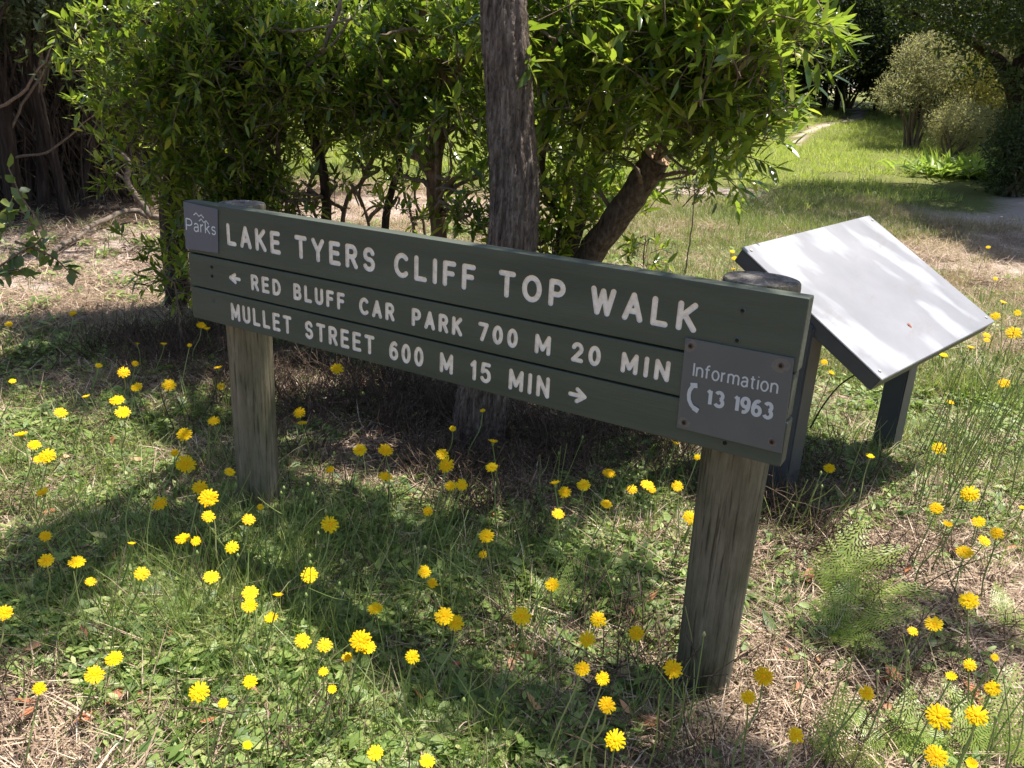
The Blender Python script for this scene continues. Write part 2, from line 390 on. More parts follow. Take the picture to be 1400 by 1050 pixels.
# ------------------------------------------------------------------ leaf geometry (8 triangles a leaf)
def leaves_np(P, A, N, L, W, curl=.12):
    """P base points, A axis, N normal (all (n,3)); L, W (n,). returns V, quads, tris"""
    n = len(P); A = nrm(A); B = nrm(np.cross(A, N)); N = np.cross(B, A)
    L = L[:, None]; W = W[:, None]
    rows = []
    def pt(t, s, h): return P + A * (L * t) + B * (W * s) + N * (L * h)
    c = curl
    V = np.stack([P, pt(.33, -.5, -c * .3 + .03), pt(.33, 0, -c * .3), pt(.33, .5, -c * .3 + .03),
                  pt(.68, -.4, -c * .8 + .02), pt(.68, 0, -c * .8), pt(.68, .4, -c * .8 + .02), pt(1, 0, -c * 1.5)], 1)
    o = (np.arange(n) * 8)[:, None]
    T = np.concatenate([o + np.array([[0, 2, 1]]), o + np.array([[0, 3, 2]]), o + np.array([[4, 5, 7]]), o + np.array([[5, 6, 7]])])
    Q = np.concatenate([o + np.array([[1, 2, 5, 4]]), o + np.array([[2, 3, 6, 5]])])
    return V.reshape(-1, 3), Q, T
def rand_dir(n, up=0.0, r=rng):
    v = r.normal(size=(n, 3)); v = nrm(v); v[:, 2] += up; return nrm(v)

def spray_set(centres, radii, n_spray, per=13, leaf=(.055, .095), wl=.2, up=.35, shell=.55, twig=(.10, .22), r=rng, weights=None, sub=0, sig=.085):
    """sprays of leaves on short twigs through the volume of ellipsoids"""
    centres = np.asarray(centres); radii = np.asarray(radii)
    w = np.prod(radii, 1)**.75 if weights is None else np.asarray(weights, float); w = w / w.sum()
    k = r.choice(len(centres), n_spray, p=w)
    d = nrm(r.normal(size=(n_spray, 3))); rad = r.uniform(0, 1, n_spray)**(shell)
    C = centres[k] + d * radii[k] * rad[:, None]
    if sub:                                                   # leaves gather at the ends of boughs, with gaps between
        hub = C[:sub]; pick_ = r.integers(0, sub, n_spray); d = nrm(r.normal(size=(n_spray, 3)))
        C = hub[pick_] + r.normal(0, sig, (n_spray, 3)) * np.array([1.25, 1.25, .8]); d = nrm(d + nrm(C - centres[k[pick_]]))
    D = nrm(d * .7 + rand_dir(n_spray, up, r))
    TL = r.uniform(*twig, n_spray)
    t = (np.arange(per) + .5)[None] / per + r.uniform(-.03, .03, (n_spray, per))
    t = .15 + .85 * np.clip(t, 0, 1)
    ang = (np.arange(per) * 2.4)[None] + r.uniform(0, 6.28, (n_spray, 1)) + r.normal(0, .3, (n_spray, per))
    ref = np.where(np.abs(D[:, 2:3]) < .9, np.array([[0, 0, 1.]]), np.array([[1., 0, 0]]))
    U = nrm(np.cross(D, ref)); Vv = np.cross(D, U)
    bend = -.25 * TL[:, None, None] * (t[..., None]**2) * np.array([0, 0, 1.])
    base = C[:, None] + D[:, None] * (t * TL[:, None])[..., None] + bend
    side = U[:, None] * np.cos(ang)[..., None] + Vv[:, None] * np.sin(ang)[..., None]
    spread = r.uniform(.55, 1.1, (n_spray, per))[..., None] * (1.25 - .6 * t[..., None])
    ax = nrm(D[:, None] * .8 + side * spread * 1.15 + np.array([0, 0, .25]) + r.normal(0, .22, side.shape))
    nn = nrm(np.cross(ax, np.cross(np.array([0, 0, 1.]) + r.normal(0, .35, ax.shape), ax)))
    L = r.uniform(*leaf, (n_spray, per)) * (1.05 - .45 * np.abs(t - .55))
    W = L * r.uniform(wl * .75, wl * 1.25, L.shape)
    return dict(P=base.reshape(-1, 3), A=ax.reshape(-1, 3), N=nn.reshape(-1, 3), L=L.ravel(), W=W.ravel(), C=C, D=D, TL=TL)
def twig_mesh(g, C, D, TL, r0=.0022):
    """thin three sided twigs"""
    n = len(C)
    ref = np.where(np.abs(D[:, 2:3]) < .9, np.array([[0, 0, 1.]]), np.array([[1., 0, 0]]))
    U = nrm(np.cross(D, ref)); W = np.cross(D, U)
    rows = []
    for t, rr in ((-.35, 1.4), (.5, 1.0), (1.0, .4)):
        c = C + D * (TL * t)[:, None]; c[:, 2] -= .25 * TL * max(t, 0)**2
        for a in (0, 2.09, 4.19): rows.append(c + (U * math.cos(a) + W * math.sin(a)) * r0 * rr)
    V = np.stack(rows, 1).reshape(-1, 3); o = (np.arange(n) * 9)[:, None]
    q = []
    for s in (0, 3):
        for j in range(3): q.append(o + np.array([[s + j, s + (j + 1) % 3, s + 3 + (j + 1) % 3, s + 3 + j]]))
    g.add(V, np.concatenate(q))
UNIT_LEAF = None
def unit_leaf(mat, wl):
    V, Q, T = leaves_np(np.zeros((1, 3)), np.array([[0, 1., 0]]), np.array([[0, 0, 1.]]), np.ones(1), np.full(1, wl))
    return mesh_np('leaf', V, [Q, T], mat)
def put_leaves(root, S, mat, wl=.2, single=300, origin=np.zeros(3), occl=None, zlim=None):
    """foliage of a plant: the leaves that show largest are objects of their own, the rest is one mass"""
    n = len(S['P']); mid = S['P'] + S['A'] * S['L'][:, None] * .5
    pr = project(mid); tip = project(S['P'] + S['A'] * S['L'][:, None]); b = project(S['P'])
    size = np.hypot(tip[:, 0] - b[:, 0], tip[:, 1] - b[:, 1])
    inview = (pr[:, 0] > 5) & (pr[:, 0] < 1395) & (pr[:, 1] > 5) & (pr[:, 1] < 1045) & (pr[:, 2] > .3)
    # nearest of the leaves in each small square of the picture
    cell = (pr[:, 0] // 14).astype(int) * 1000 + (pr[:, 1] // 14).astype(int)
    order = np.lexsort((pr[:, 2], cell)); first = np.ones(n, bool); co = cell[order]
    fr = np.zeros(n, bool); fr[order[np.concatenate([[True], co[1:] != co[:-1]])]] = True
    score = size * inview * (fr + .02); pick = np.zeros(n, bool)
    if single: pick[np.argsort(-score)[:single]] = True; pick &= inview
    me = unit_leaf(mat, wl)
    A = nrm(S['A']); B = nrm(np.cross(A, S['N'])); N = np.cross(B, A)
    for i in np.nonzero(pick)[0]:
        o = bpy.data.objects.new('leaf', me); COL.objects.link(o); o.parent = root
        L = S['L'][i]; w = S['W'][i] / (L * wl)
        m = Matrix(((B[i, 0] * L * w, A[i, 0] * L, N[i, 0] * L, S['P'][i, 0] - origin[0]),
                    (B[i, 1] * L * w, A[i, 1] * L, N[i, 1] * L, S['P'][i, 1] - origin[1]),
                    (B[i, 2] * L * w, A[i, 2] * L, N[i, 2] * L, S['P'][i, 2] - origin[2]), (0, 0, 0, 1)))
        o.matrix_local = m
    r = ~pick
    V, Q, T = leaves_np(S['P'][r] - origin, S['A'][r], S['N'][r], S['L'][r], S['W'][r])
    f = link('foliage', mesh_np('foliage', V, [Q, T], mat), root); f['kind'] = 'stuff'
    return f
def merge(*Ss):
    return {k: np.concatenate([s[k] for s in Ss]) for k in Ss[0]}

# ------------------------------------------------------------------ sign: stroke lettering
def arc(cx, cy, rx, ry, a0, a1, n=10):
    t = np.radians(np.linspace(a0, a1, n)); return [(cx + rx * math.cos(k), cy + ry * math.sin(k)) for k in t]
def GL():
    g = {}
    g['L'] = (.55, [[(0, 1), (0, 0)], [(0, 0), (.55, 0)]])
    g['A'] = (.72, [[(0, 0), (.36, 1)], [(.36, 1), (.72, 0)], [(.13, .32), (.59, .32)]])
    g['K'] = (.66, [[(0, 1), (0, 0)], [(.62, 1), (.02, .42)], [(.2, .58), (.66, 0)]])
    g['E'] = (.58, [[(0, 1), (0, 0)], [(0, 1), (.56, 1)], [(0, .52), (.5, .52)], [(0, 0), (.58, 0)]])
    g['T'] = (.68, [[(0, 1), (.68, 1)], [(.34, 1), (.34, 0)]])
    g['Y'] = (.7, [[(0, 1), (.35, .45)], [(.7, 1), (.35, .45)], [(.35, .45), (.35, 0)]])
    g['R'] = (.62, [[(0, 1), (0, 0)], [(0, 1), (.32, 1)] + arc(.32, .74, .27, .26, 90, -90) + [(0, .48)], [(.32, .48), (.62, 0)]])
    g['P'] = (.6, [[(0, 1), (0, 0)], [(0, 1), (.3, 1)] + arc(.3, .72, .3, .28, 90, -90) + [(0, .44)]])
    g['B'] = (.62, [[(0, 1), (0, 0)], [(0, 1), (.3, 1)] + arc(.3, .76, .26, .24, 90, -90) + [(0, .52)], [(0, .52), (.3, .52)] + arc(.33, .26, .29, .26, 90, -90) + [(0, 0)]])
    g['D'] = (.66, [[(0, 1), (0, 0)], [(0, 1), (.22, 1)] + arc(.22, .5, .44, .5, 90, -90, 14) + [(0, 0)]])
    g['S'] = (.6, [arc(.3, .75, .27, .25, 25, 180, 9) + arc(.3, .5, .27, .1, 215, 215, 1) + [(.3, .5)] + arc(.3, .25, .3, .25, 55, -160, 13)])
    g['S'] = (.6, [arc(.3, .745, .27, .255, 20, 250, 12) + arc(.3, .255, .29, .255, 75, -155, 12)])
    g['C'] = (.7, [arc(.4, .5, .4, .5, 48, 312, 18)])
    g['I'] = (.0, [[(0, 1), (0, 0)]])
    g['F'] = (.54, [[(0, 1), (0, 0)], [(0, 1), (.54, 1)], [(0, .52), (.46, .52)]])
    g['O'] = (.8, [arc(.4, .5, .4, .5, 90, 450, 25)])
    g['W'] = (.98, [[(0, 1), (.24, 0)], [(.24, 0), (.49, .95)], [(.49, .95), (.74, 0)], [(.74, 0), (.98, 1)]])
    g['U'] = (.64, [[(0, 1), (0, .3)] + arc(.32, .3, .32, .3, 180, 360, 10) + [(.64, 1)]])
    g['M'] = (.8, [[(0, 0), (0, 1)], [(0, 1), (.4, .2)], [(.4, .2), (.8, 1)], [(.8, 1), (.8, 0)]])
    g['N'] = (.66, [[(0, 0), (0, 1)], [(0, 1), (.66, 0)], [(.66, 0), (.66, 1)]])
    g['0'] = (.58, [arc(.29, .5, .29, .5, 90, 450, 25)])
    g['7'] = (.58, [[(0, 1), (.58, 1)], [(.58, 1), (.2, 0)]])
    g['2'] = (.56, [arc(.28, .72, .28, .28, 165, -25, 10) + [(.0, 0)], [(0, 0), (.58, 0)]])
    g['1'] = (.2, [[(.2, 1), (.2, 0)], [(.2, 1), (0, .8)]])
    g['5'] = (.58, [[(.54, 1), (.1, 1)], [(.1, 1), (.04, .55)], [(.04, .55)] + arc(.28, .32, .3, .32, 110, -150, 14)])
    g['6'] = (.58, [arc(.29, .3, .29, .3, 0, 360, 20), [(.5, .92)] + arc(.42, .42, .42, .58, 95, 190, 8)])
    g['9'] = (.58, [arc(.29, .7, .28, .3, 0, 360, 20), arc(.14, .55, .43, .55, 10, -75, 10) + [(.06, .03)]])
    g['3'] = (.56, [arc(.27, .745, .25, .255, 155, -75, 10), arc(.27, .265, .29, .265, 75, -155, 12)])
    g['<'] = (.55, [[(0, .5), (.6, .5)], [(0, .5), (.32, .9)], [(0, .5), (.32, .1)]])
    g['>'] = (.6, [[(0, .5), (.62, .5)], [(.62, .5), (.3, .95)], [(.62, .5), (.3, .05)]])
    # lower case, x height .72
    g['n'] = (.46, [[(0, .72), (0, 0)], [(0, .42)] + arc(.23, .45, .23, .27, 170, 0, 8) + [(.46, 0)]])
    g['f'] = (.3, [[(.1, 0), (.1, .8)] + arc(.28, .8, .18, .2, 180, 90, 5) + [(.32, 1)], [(-.04, .7), (.3, .7)]])
    g['o'] = (.5, [arc(.25, .36, .25, .36, 90, 450, 20)])
    g['r'] = (.26, [[(0, .72), (0, 0)], [(0, .38)] + arc(.24, .42, .24, .28, 175, 90, 5)])
    g['m'] = (.8, [[(0, .72), (0, 0)], [(0, .45)] + arc(.2, .5, .2, .22, 170, 0, 7) + [(.4, 0)], [(.4, .45)] + arc(.6, .5, .2, .22, 170, 0, 7) + [(.8, 0)]])
    g['a'] = (.46, [arc(.22, .52, .2, .2, 160, 0, 7) + [(.42, .08), (.47, .02)], [(.42, .42)] + arc(.2, .2, .2, .2, 80, 300, 9) + [(.42, .18)]])
    g['t'] = (.28, [[(.1, .92), (.1, .14)] + arc(.22, .14, .12, .14, 180, 280, 5), [(-.04, .7), (.28, .7)]])
    g['i'] = (0, [[(0, .72), (0, 0)], [(0, .93), (0, .98)]])
    g['k'] = (.42, [[(0, 1), (0, 0)], [(.4, .72), (.02, .3)], [(.13, .42), (.44, 0)]])
    g['s'] = (.38, [arc(.19, .53, .17, .18, 25, 250, 8) + arc(.19, .19, .18, .19, 70, -155, 9)])
    g['V'] = (.62, [[(0, 1), (.31, 0)], [(.31, 0), (.62, 1)]])
    return g
GLY = GL()
def word_strokes(word, x0, x1, z0, h, th, gap=.30):
    """strokes (2-D polylines) of a word fitted between x0 and x1; one list per glyph"""
    W = [GLY[c][0] for c in word]
    hh = h - th; sx_nat = hh
    span = (x1 - x0) - th
    nat = sum(W) * sx_nat; n = len(word)
    if n > 1:
        gp_ = (th + gap * h); tot = nat + gp_ * (n - 1); k = span / tot; sx = sx_nat * k; gpx = gp_ * k
    else:
        sx = span / max(W[0], .3); gpx = 0
    x = x0 + th / 2; out = []
    for c, w in zip(word, W):
        out.append([[(x + px * sx, z0 + th / 2 + pz * hh) for px, pz in st] for st in GLY[c][1]])
        x += w * sx + gpx
    return out
def outline(st, th, round_=True):
    P = np.array(st, float); keep = [0]
    for i in range(1, len(P)):
        if np.hypot(*(P[i] - P[keep[-1]])) > 1e-5: keep.append(i)
    P = P[keep]
    T = np.gradient(P, axis=0) if len(P) > 2 else np.repeat(P[1:] - P[:1], 2, 0)
    T = T / np.maximum(np.hypot(T[:, 0], T[:, 1]), 1e-9)[:, None]; N = np.stack([-T[:, 1], T[:, 0]], 1)
    r = th / 2; closed = np.hypot(*(P[0] - P[-1])) < 1e-4
    Lp = P + N * r; Rp = P - N * r
    return P, T, N, r, Lp, Rp, closed
def stroke_solid(g, st, th, y0, y1, round_=True):
    """closed prism for one stroke between depths y0 and y1 (flat sheet when y1 is None)"""
    P, T, N, r, Lp, Rp, closed = outline(st, th)
    if closed:
        Tm = (T[0] + T[-1]); Tm /= np.hypot(*Tm); Nm = np.array([-Tm[1], Tm[0]])
        Lp = Lp[:-1]; Rp = Rp[:-1]; Lp[0] = P[0] + Nm * r; Rp[0] = P[0] - Nm * r
        n = len(Lp); V = []; j = np.arange(n); k = (j + 1) % n
        for y in ([y0] if y1 is None else [y0, y1]):
            V += [(a[0], y, a[1]) for a in Lp] + [(a[0], y, a[1]) for a in Rp]
        F = [np.stack([j, k, n + k, n + j], 1)]
        if y1 is not None:
            o = 2 * n
            F += [np.stack([o + j, o + n + j, o + n + k, o + k], 1), np.stack([j, o + j, o + k, k], 1), np.stack([n + j, n + k, o + n + k, o + n + j], 1)]
        g.add(V, np.concatenate(F)); return
    ring = [tuple(a) for a in Lp]
    if round_:
        a1 = math.atan2(N[-1][1], N[-1][0])
        ring += [(P[-1][0] + r * math.cos(a1 - t), P[-1][1] + r * math.sin(a1 - t)) for t in np.linspace(0, math.pi, 9)[1:-1]]
    ring += [tuple(a) for a in Rp[::-1]]
    if round_:
        a0 = math.atan2(-N[0][1], -N[0][0])
        ring += [(P[0][0] + r * math.cos(a0 - t), P[0][1] + r * math.sin(a0 - t)) for t in np.linspace(0, math.pi, 9)[1:-1]]
    n = len(ring); m = len(P); c = n - (m if not round_ else m + 7)
    # triangulate the ring as ribbon + caps
    tr = []; q = []
    Lidx = list(range(m)); e = m + (7 if round_ else 0); Ridx = list(range(e + m - 1, e - 1, -1))
    for i in range(m - 1): q.append((Lidx[i], Lidx[i + 1], Ridx[i + 1], Ridx[i]))
    if round_:
        cap1 = [m - 1] + list(range(m, m + 7)) + [e]; cap0 = [Ridx[0]] + list(range(e + m, e + m + 7)) + [0]
        for cp in (cap1, cap0):
            for i in range(1, len(cp) - 1): tr.append((cp[0], cp[i], cp[i + 1]))
    q = np.array(q).reshape(-1, 4); tr = np.array(tr, int).reshape(-1, 3)
    V = [(a[0], y0, a[1]) for a in ring]
    if y1 is None: g.add(V, q, tr); return
    V += [(a[0], y1, a[1]) for a in ring]; j = np.arange(n); k = (j + 1) % n
    g.add(V, q, q[:, ::-1] + n, tr, tr[:, ::-1] + n, np.stack([j, n + j, n + k, k], 1))

def sign_xz(px, py, yp=0.0):
    d = ray(px, py); t = (yp - CAM[1]) / d[1]; p = CAM + d * t; return p[0], p[2]

SW = 1.796; SH = 1.0127; TOPH = .15; MIDH = .0975; GAP = .0045; PT = .045
zt1 = SH; zb1 = SH - TOPH; zt2 = zb1 - GAP; zb2 = zt2 - MIDH; zt3 = zb2 - GAP; zb3 = zt3 - MIDH
sign = thing('trail_sign', 'long dark green three-plank trail sign with cream lettering on two round posts', 'sign', (0, 0, 0))
def plank(z0, z1, x1, seed):
    bm = bmesh.new()
    g = Geo(); box(g, (0, 0, z0), (x1, PT, z1)); me = g.mesh('plank', M['paint'], False)
    bm.from_mesh(me)
    bmesh.ops.bevel(bm, geom=list(bm.edges), offset=.0035, segments=2, affect='EDGES', profile=.6)
    # long faces get cuts so that the board can be slightly bowed
    bmesh.ops.triangulate(bm, faces=[f for f in bm.faces if len(f.verts) > 4])
    bm.to_mesh(me); bm.free(); me.materials.append(M['cream'])
    for p in me.polygons: p.use_smooth = False
    return link('plank', me, sign)
rows = [
    (zb1, zt1, SW, .0, [('LAKE', 310, 383.4), ('TYERS', 402.9, 512.9), ('CLIFF', 538.6, 650), ('TOP', 681.4, 772.9), ('WALK', 807, 953.7)],
     ((312, 304.5, 336), (928, 412.5, 452)), .013, 1),
    (zb2, zt2, SW - .004, .0, [('<', 312.9, 327.7), ('RED', 342.9, 383.7), ('BLUFF', 400.9, 471.4), ('CAR', 490.9, 539.4), ('PARK', 562.9, 632.3), ('700', 653.7, 708), ('M', 731.4, 752.9), ('20', 781.4, 821.4), ('MIN', 849.4, 915.7)],
     ((345, 373, 392.5), (905, 490, 523)), .0105, 2),
    (zb3, zt3, SW - .001, .0, [('MULLET', 315.7, 398.6), ('STREET', 416.6, 512), ('600', 532, 579), ('M', 601.4, 619.4), ('15', 642.9, 671.4), ('MIN', 695.7, 751.4), ('>', 777, 801.4)],
     ((320, 414, 434.5), (745, 511.5, 545)), .0105, 3),
]
for (z0, z1, xr, xl, words, (ca, cb), th, sd) in rows:
    pl = plank(z0, z1, xr, sd)
    # cap height and base line from the photograph, at the left and right end
    xa, ta = sign_xz(ca[0], ca[1]); _, ba = sign_xz(ca[0], ca[2]); xb, tb = sign_xz(cb[0], cb[1]); _, bb = sign_xz(cb[0], cb[2])
    cap = ((ta - ba) + (tb - bb)) / 2; basez = (ba + bb) / 2
    mid = (z0 + z1) / 2
    if sd > 1: basez = mid - cap / 2
    else: basez = .6 * basez + .4 * (mid - cap / 2)
    cut = Geo(); k = 0
    for w, p0, p1 in words:
        # pixel height of the row at that x
        f0 = (p0 - ca[0]) / (cb[0] - ca[0]); f1 = (p1 - ca[0]) / (cb[0] - ca[0])
        ym = lambda f: (ca[1] + ca[2]) / 2 * (1 - f) + (cb[1] + cb[2]) / 2 * f
        x0, _ = sign_xz(p0, ym(f0)); x1, _ = sign_xz(p1, ym(f1))
        hcap = cap * (.8 if w in '<>' else 1); bz = basez + (cap - hcap) / 2
        for strokes in word_strokes(w, x0, x1, bz, hcap, th):
            lg = Geo()
            for q, st in enumerate(strokes):
                stroke_solid(cut, st, th, -.01 - .0003 * (k % 5), .0042 + .00013 * (k % 5)); 
                stroke_solid(lg, st, th - .0004, .0030 + .00009 * q, None); k += 1
            o = link('letter', lg.mesh('letter', M['cream'], False), pl)
    cme = cut.mesh('groove_cutter', M['cream'], False)
    bm = bmesh.new(); bm.from_mesh(cme); bmesh.ops.remove_doubles(bm, verts=bm.verts, dist=1e-7); bmesh.ops.recalc_face_normals(bm, faces=bm.faces); bm.to_mesh(cme); bm.free()
    co = bpy.data.objects.new('groove_cutter', cme); COL.objects.link(co)
    md = pl.modifiers.new('grooves', 'BOOLEAN'); md.operation = 'DIFFERENCE'; md.solver = 'EXACT'; md.use_self = True
    md.object = co; md.material_mode = 'TRANSFER'
    dg = bpy.context.evaluated_depsgraph_get(); ev = pl.evaluated_get(dg)
    nm = bpy.data.meshes.new_from_object(ev)
    print('BOOL', len(pl.data.polygons), len(nm.polygons), [m.name for m in nm.materials])
    pl.modifiers.clear(); old = pl.data
    if len(nm.polygons) > 100: pl.data = nm
    bpy.data.objects.remove(co)

def sign_post(x, y, r, top, mat, seed, label):
    r2 = np.random.default_rng(seed); n = 40; s = 64
    zs = np.concatenate([np.linspace(-.25, top - .012, n), [top - .003, top]])
    th = np.arange(s) / s * 2 * np.pi
    rad = r * ((.985 if x < 1 else .955) + (.03 if x < 1 else .19) * np.clip(zs / top, 0, 1))[:, None] * np.ones((1, s))
    rad *= 1 + .012 * np.sin(2 * th + seed) + .006 * np.sin(5 * th + 1.7 * seed)
    z2 = zs[:, None]
    for k in range(9):                                       # drying cracks
        c = r2.uniform(0, 6.28); w = r2.uniform(.03, .06); z0 = r2.uniform(0, top); ln = r2.uniform(.15, .5); tw = r2.uniform(-.35, .35)
        dth = np.angle(np.exp(1j * (th[None] - c - tw * (z2 - z0))))
        rad -= r * r2.uniform(.05, .11) * np.exp(-(dth / w)**2) * np.clip(1 - np.abs(z2 - z0) / ln, 0, 1)
    rad[-2] *= .985; rad[-1] *= .955
    V = np.stack([rad * np.cos(th), rad * np.sin(th), np.broadcast_to(z2, rad.shape)], -1).reshape(-1, 3)
    i = np.arange(len(zs) - 1)[:, None] * s; j = np.arange(s)[None]; j2 = (j + 1) % s
    Q = np.stack([i + j, i + j2, i + s + j2, i + s + j], -1).reshape(-1, 4)
    o = link('post', mesh_np('post', V, [Q], mat), sign, (x, y, 0)); o['label'] = label
    # end grain top
    g = Geo(); nr = 9; top0 = rad[-1]
    for a in range(nr + 1):
        f = 1 - a / nr; rr = top0 * f
        zz = top + .004 * (1 - f) + r2.normal(0, .0016, s) * (f < 1)
        if a == nr: zz = np.full(s, top + .004)
        g.V.append(np.stack([rr * np.cos(th), rr * np.sin(th), zz], 1)); g.n += s
    i = np.arange(nr)[:, None] * s
    Q = np.stack([i + j, i + j2, i + s + j2, i + s + j], -1).reshape(-1, 4); g.F[4] = [Q]
    link('post_top', g.mesh('post_top', M['post_top']), o)
    return o
RP = .083
sign_post(.115, PT + .070, .068, SH - .005, M['post_grey'], 5, 'left post, grey timber with a long crack')
sign_post(1.67, PT + .083, .070, SH + .0, M['post'], 8, 'right post, greenish weathered timber')

def plate(name, label, quad, thick, mat, yoff):
    pts = [sign_xz(*p, yp=yoff) for p in quad]
    g = Geo(); V = [(p[0], 0, p[1]) for p in pts] + [(p[0], -thick, p[1]) for p in pts]
    g.add(V, [(0, 3, 2, 1)][:0] + [(4, 7, 6, 5), (0, 1, 2, 3), (0, 4, 5, 1), (1, 5, 6, 2), (2, 6, 7, 3), (3, 7, 4, 0)])
    me = g.mesh(name, mat, False); bm = bmesh.new(); bm.from_mesh(me)
    bmesh.ops.recalc_face_normals(bm, faces=bm.faces)
    bmesh.ops.bevel(bm, geom=list(bm.edges), offset=.0006, segments=1, affect='EDGES'); bm.to_mesh(me); bm.free()
    o = link(name, me, sign, (0, -.0015 if yoff == 0 else yoff, 0)); o['label'] = label
    return o, pts
def plate_print(parent, pts, items, y):
    """items: (word, u0, u1, v0 (base), height, thickness, material) in plate units 0..1"""
    P = [np.array(p) for p in pts]                            # TL TR BR BL
    def bil(u, v): return (P[3] * (1 - u) + P[2] * u) * (1 - v) + (P[0] * (1 - u) + P[1] * u) * v
    w = np.hypot(*(P[1] - P[0])); h = np.hypot(*(P[0] - P[3]))
    for k, (word, u0, u1, v0, hh, th, mat, gap) in enumerate(items):
        g = Geo()
        if isinstance(word, str): gl = word_strokes(word, u0 * w, u1 * w, v0 * h, hh * h, th, gap)
        else: gl = [[[(a * w, b * h) for a, b in st] for st in word]]
        q = 14 * k
        for strokes in gl:
            for st in strokes:
                s2 = [tuple(bil(a / w, b / h)) for a, b in st]
                stroke_solid(g, s2, th, y - .00003 * q, None, isinstance(word, str) is False and th < .003); q += 1
        o = link('printed_text' if isinstance(word, str) else 'printed_emblem', g.mesh('print', mat, False), parent)
def screw(parent, x, z, y, r, mat, halo=None, sock=True):
    g = Geo(); th = np.arange(16) / 16 * 2 * np.pi
    prof = [(r, 0), (r * .95, -.0012), (r * .6, -.0022)]
    for rr, yy in prof: g.V.append(np.stack([x + rr * np.cos(th), np.full(16, y + yy), z + rr * np.sin(th)], 1)); g.n += 16
    g.V.append(np.array([[x, y - .0022, z]])); g.n += 1
    i = (np.arange(2) * 16)[:, None]; j = np.arange(16)[None]; j2 = (j + 1) % 16
    g.F[4] = [np.stack([i + j, i + j2, i + 16 + j2, i + 16 + j], -1).reshape(-1, 4)]
    g.F[3] = [np.stack([np.full(16, 48), 32 + (j2[0]), 32 + j[0]], 1)]
    o = link('screw', g.mesh('screw', mat), parent)
    # cross recess
    if sock:
        s = Geo(); a = r * .55; b = r * .2
        box(s, (x - a, y - .0026, z - b), (x + a, y - .0021, z + b)); box(s, (x - b, y - .0027, z - a), (x + b, y - .00215, z + a))
        c2 = link('screw_recess', s.mesh('screw_recess', M['hole'], False), parent)
    return o
def washer_stain(parent, x, z, y, r, seed):
    g = Geo(); n = 28; r2 = np.random.default_rng(seed); th = np.arange(n) / n * 6.2832
    rr = r * (1 + .12 * np.sin(2 * th + seed) + .08 * r2.normal(size=n)); g.add(np.concatenate([[[x, y, z]], np.stack([x + rr * np.cos(th), np.full(n, y), z + rr * np.sin(th)], 1)]),
        np.stack([np.zeros(n, int), 1 + np.arange(n), 1 + (np.arange(n) + 1) % n], 1))
    link('rust_stain', g.mesh('rust_stain', M['stain'], False), parent)

# information plate
info, ip = plate('info_plate', 'square grey metal plate with telephone number', [(937.7, 461.4), (1086.5, 489.7), (1068.7, 619.6), (925.6, 584)], .003, M['plate'], -.001)
phone = [[(.115, .485), (.085, .45), (.078, .40), (.095, .33), (.135, .28), (.17, .262)]]
yb = -.0043
plate_print(info, ip, [('Information', .105, .90, .605, .155, .0036, M['plate_text'], .10), ('13', .255, .435, .325, .19, .0078, M['plate_text'], .12), ('1963', .515, .885, .325, .19, .0078, M['plate_text'], .08)], yb + .001)
pw = ip[1][0] - ip[0][0]
plate_print(info, ip, [([[(.118, .50), (.096, .45), (.09, .40), (.097, .345), (.122, .295), (.16, .255)]], 0, 0, 0, 0, .0085, M['plate_text'], 0),
                       ([[(.098, .508), (.165, .520)]], 0, 0, 0, 0, .011, M['plate_text'], 0), ([[(.146, .27), (.198, .245)]], 0, 0, 0, 0, .011, M['plate_text'], 0)], yb - .0002)
P = [np.array(p) for p in ip]
def bil(P, u, v): return (P[3] * (1 - u) + P[2] * u) * (1 - v) + (P[0] * (1 - u) + P[1] * u) * v
for k, (u, v, hr) in enumerate([(.06, .925, .013), (.895, .905, .0165), (.07, .08, .012), (.905, .1, .009)]):
    x, z = bil(P, u, v); washer_stain(info, x, z, -.0034, hr, k); screw(info, x, z, -.0035, .0058, M['rust'])
# parks plate
park, pp = plate('logo_plate', 'small slate blue plate with wave emblem', [(251, 275.5), (298, 286), (299, 346), (254.5, 340)], .002, M['plate'], -.001)
M['plate_blue'] = plate_mat('slate_blue_plate', (.095, .105, .14), (.12, .13, .165)); park.data.materials[0] = M['plate_blue']
zig = lambda x, y: [(x, y), (x + .055, y + .035), (x + .11, y - .015), (x + .165, y + .04), (x + .22, y - .01), (x + .275, y - .05)]
plate_print(park, pp, [('Parks', .05, .95, .40, .27, .0038, M['plate_text2'], .10), ('VICTORIA', .30, .83, .285, .065, .0011, M['faint'], .3)], -.0022)
plate_print(park, pp, [([[(.30, .76), (.38, .82), (.46, .755), (.53, .80), (.60, .74)]], 0, 0, 0, 0, .0034, M['plate_text2'], 0),
                       ([[(.46, .655), (.53, .71), (.60, .645), (.67, .69), (.745, .62)]], 0, 0, 0, 0, .0034, M['plate_text2'], 0)], -.0024)
PL = [c for c in sign.children if c.name.startswith('plank')]
for px, py, k in ((1015.5, 424.5, 0), (1008, 465, 0)):
    x, z = sign_xz(px, py); screw(PL[0], x, z, -.0002, .0068, M['green_screw'])
for px, py in ((289.5, 365), (290, 377.5)):
    x, z = sign_xz(px, py); screw(PL[1], x, z, -.0002, .0048, M['hole'], sock=False)
for px, py in ((292, 411), (991, 605.5)):
    x, z = sign_xz(px, py); screw(PL[2], x, z, -.0002, .0045, M['hole'] if px > 900 else M['green_screw'], sock=False)

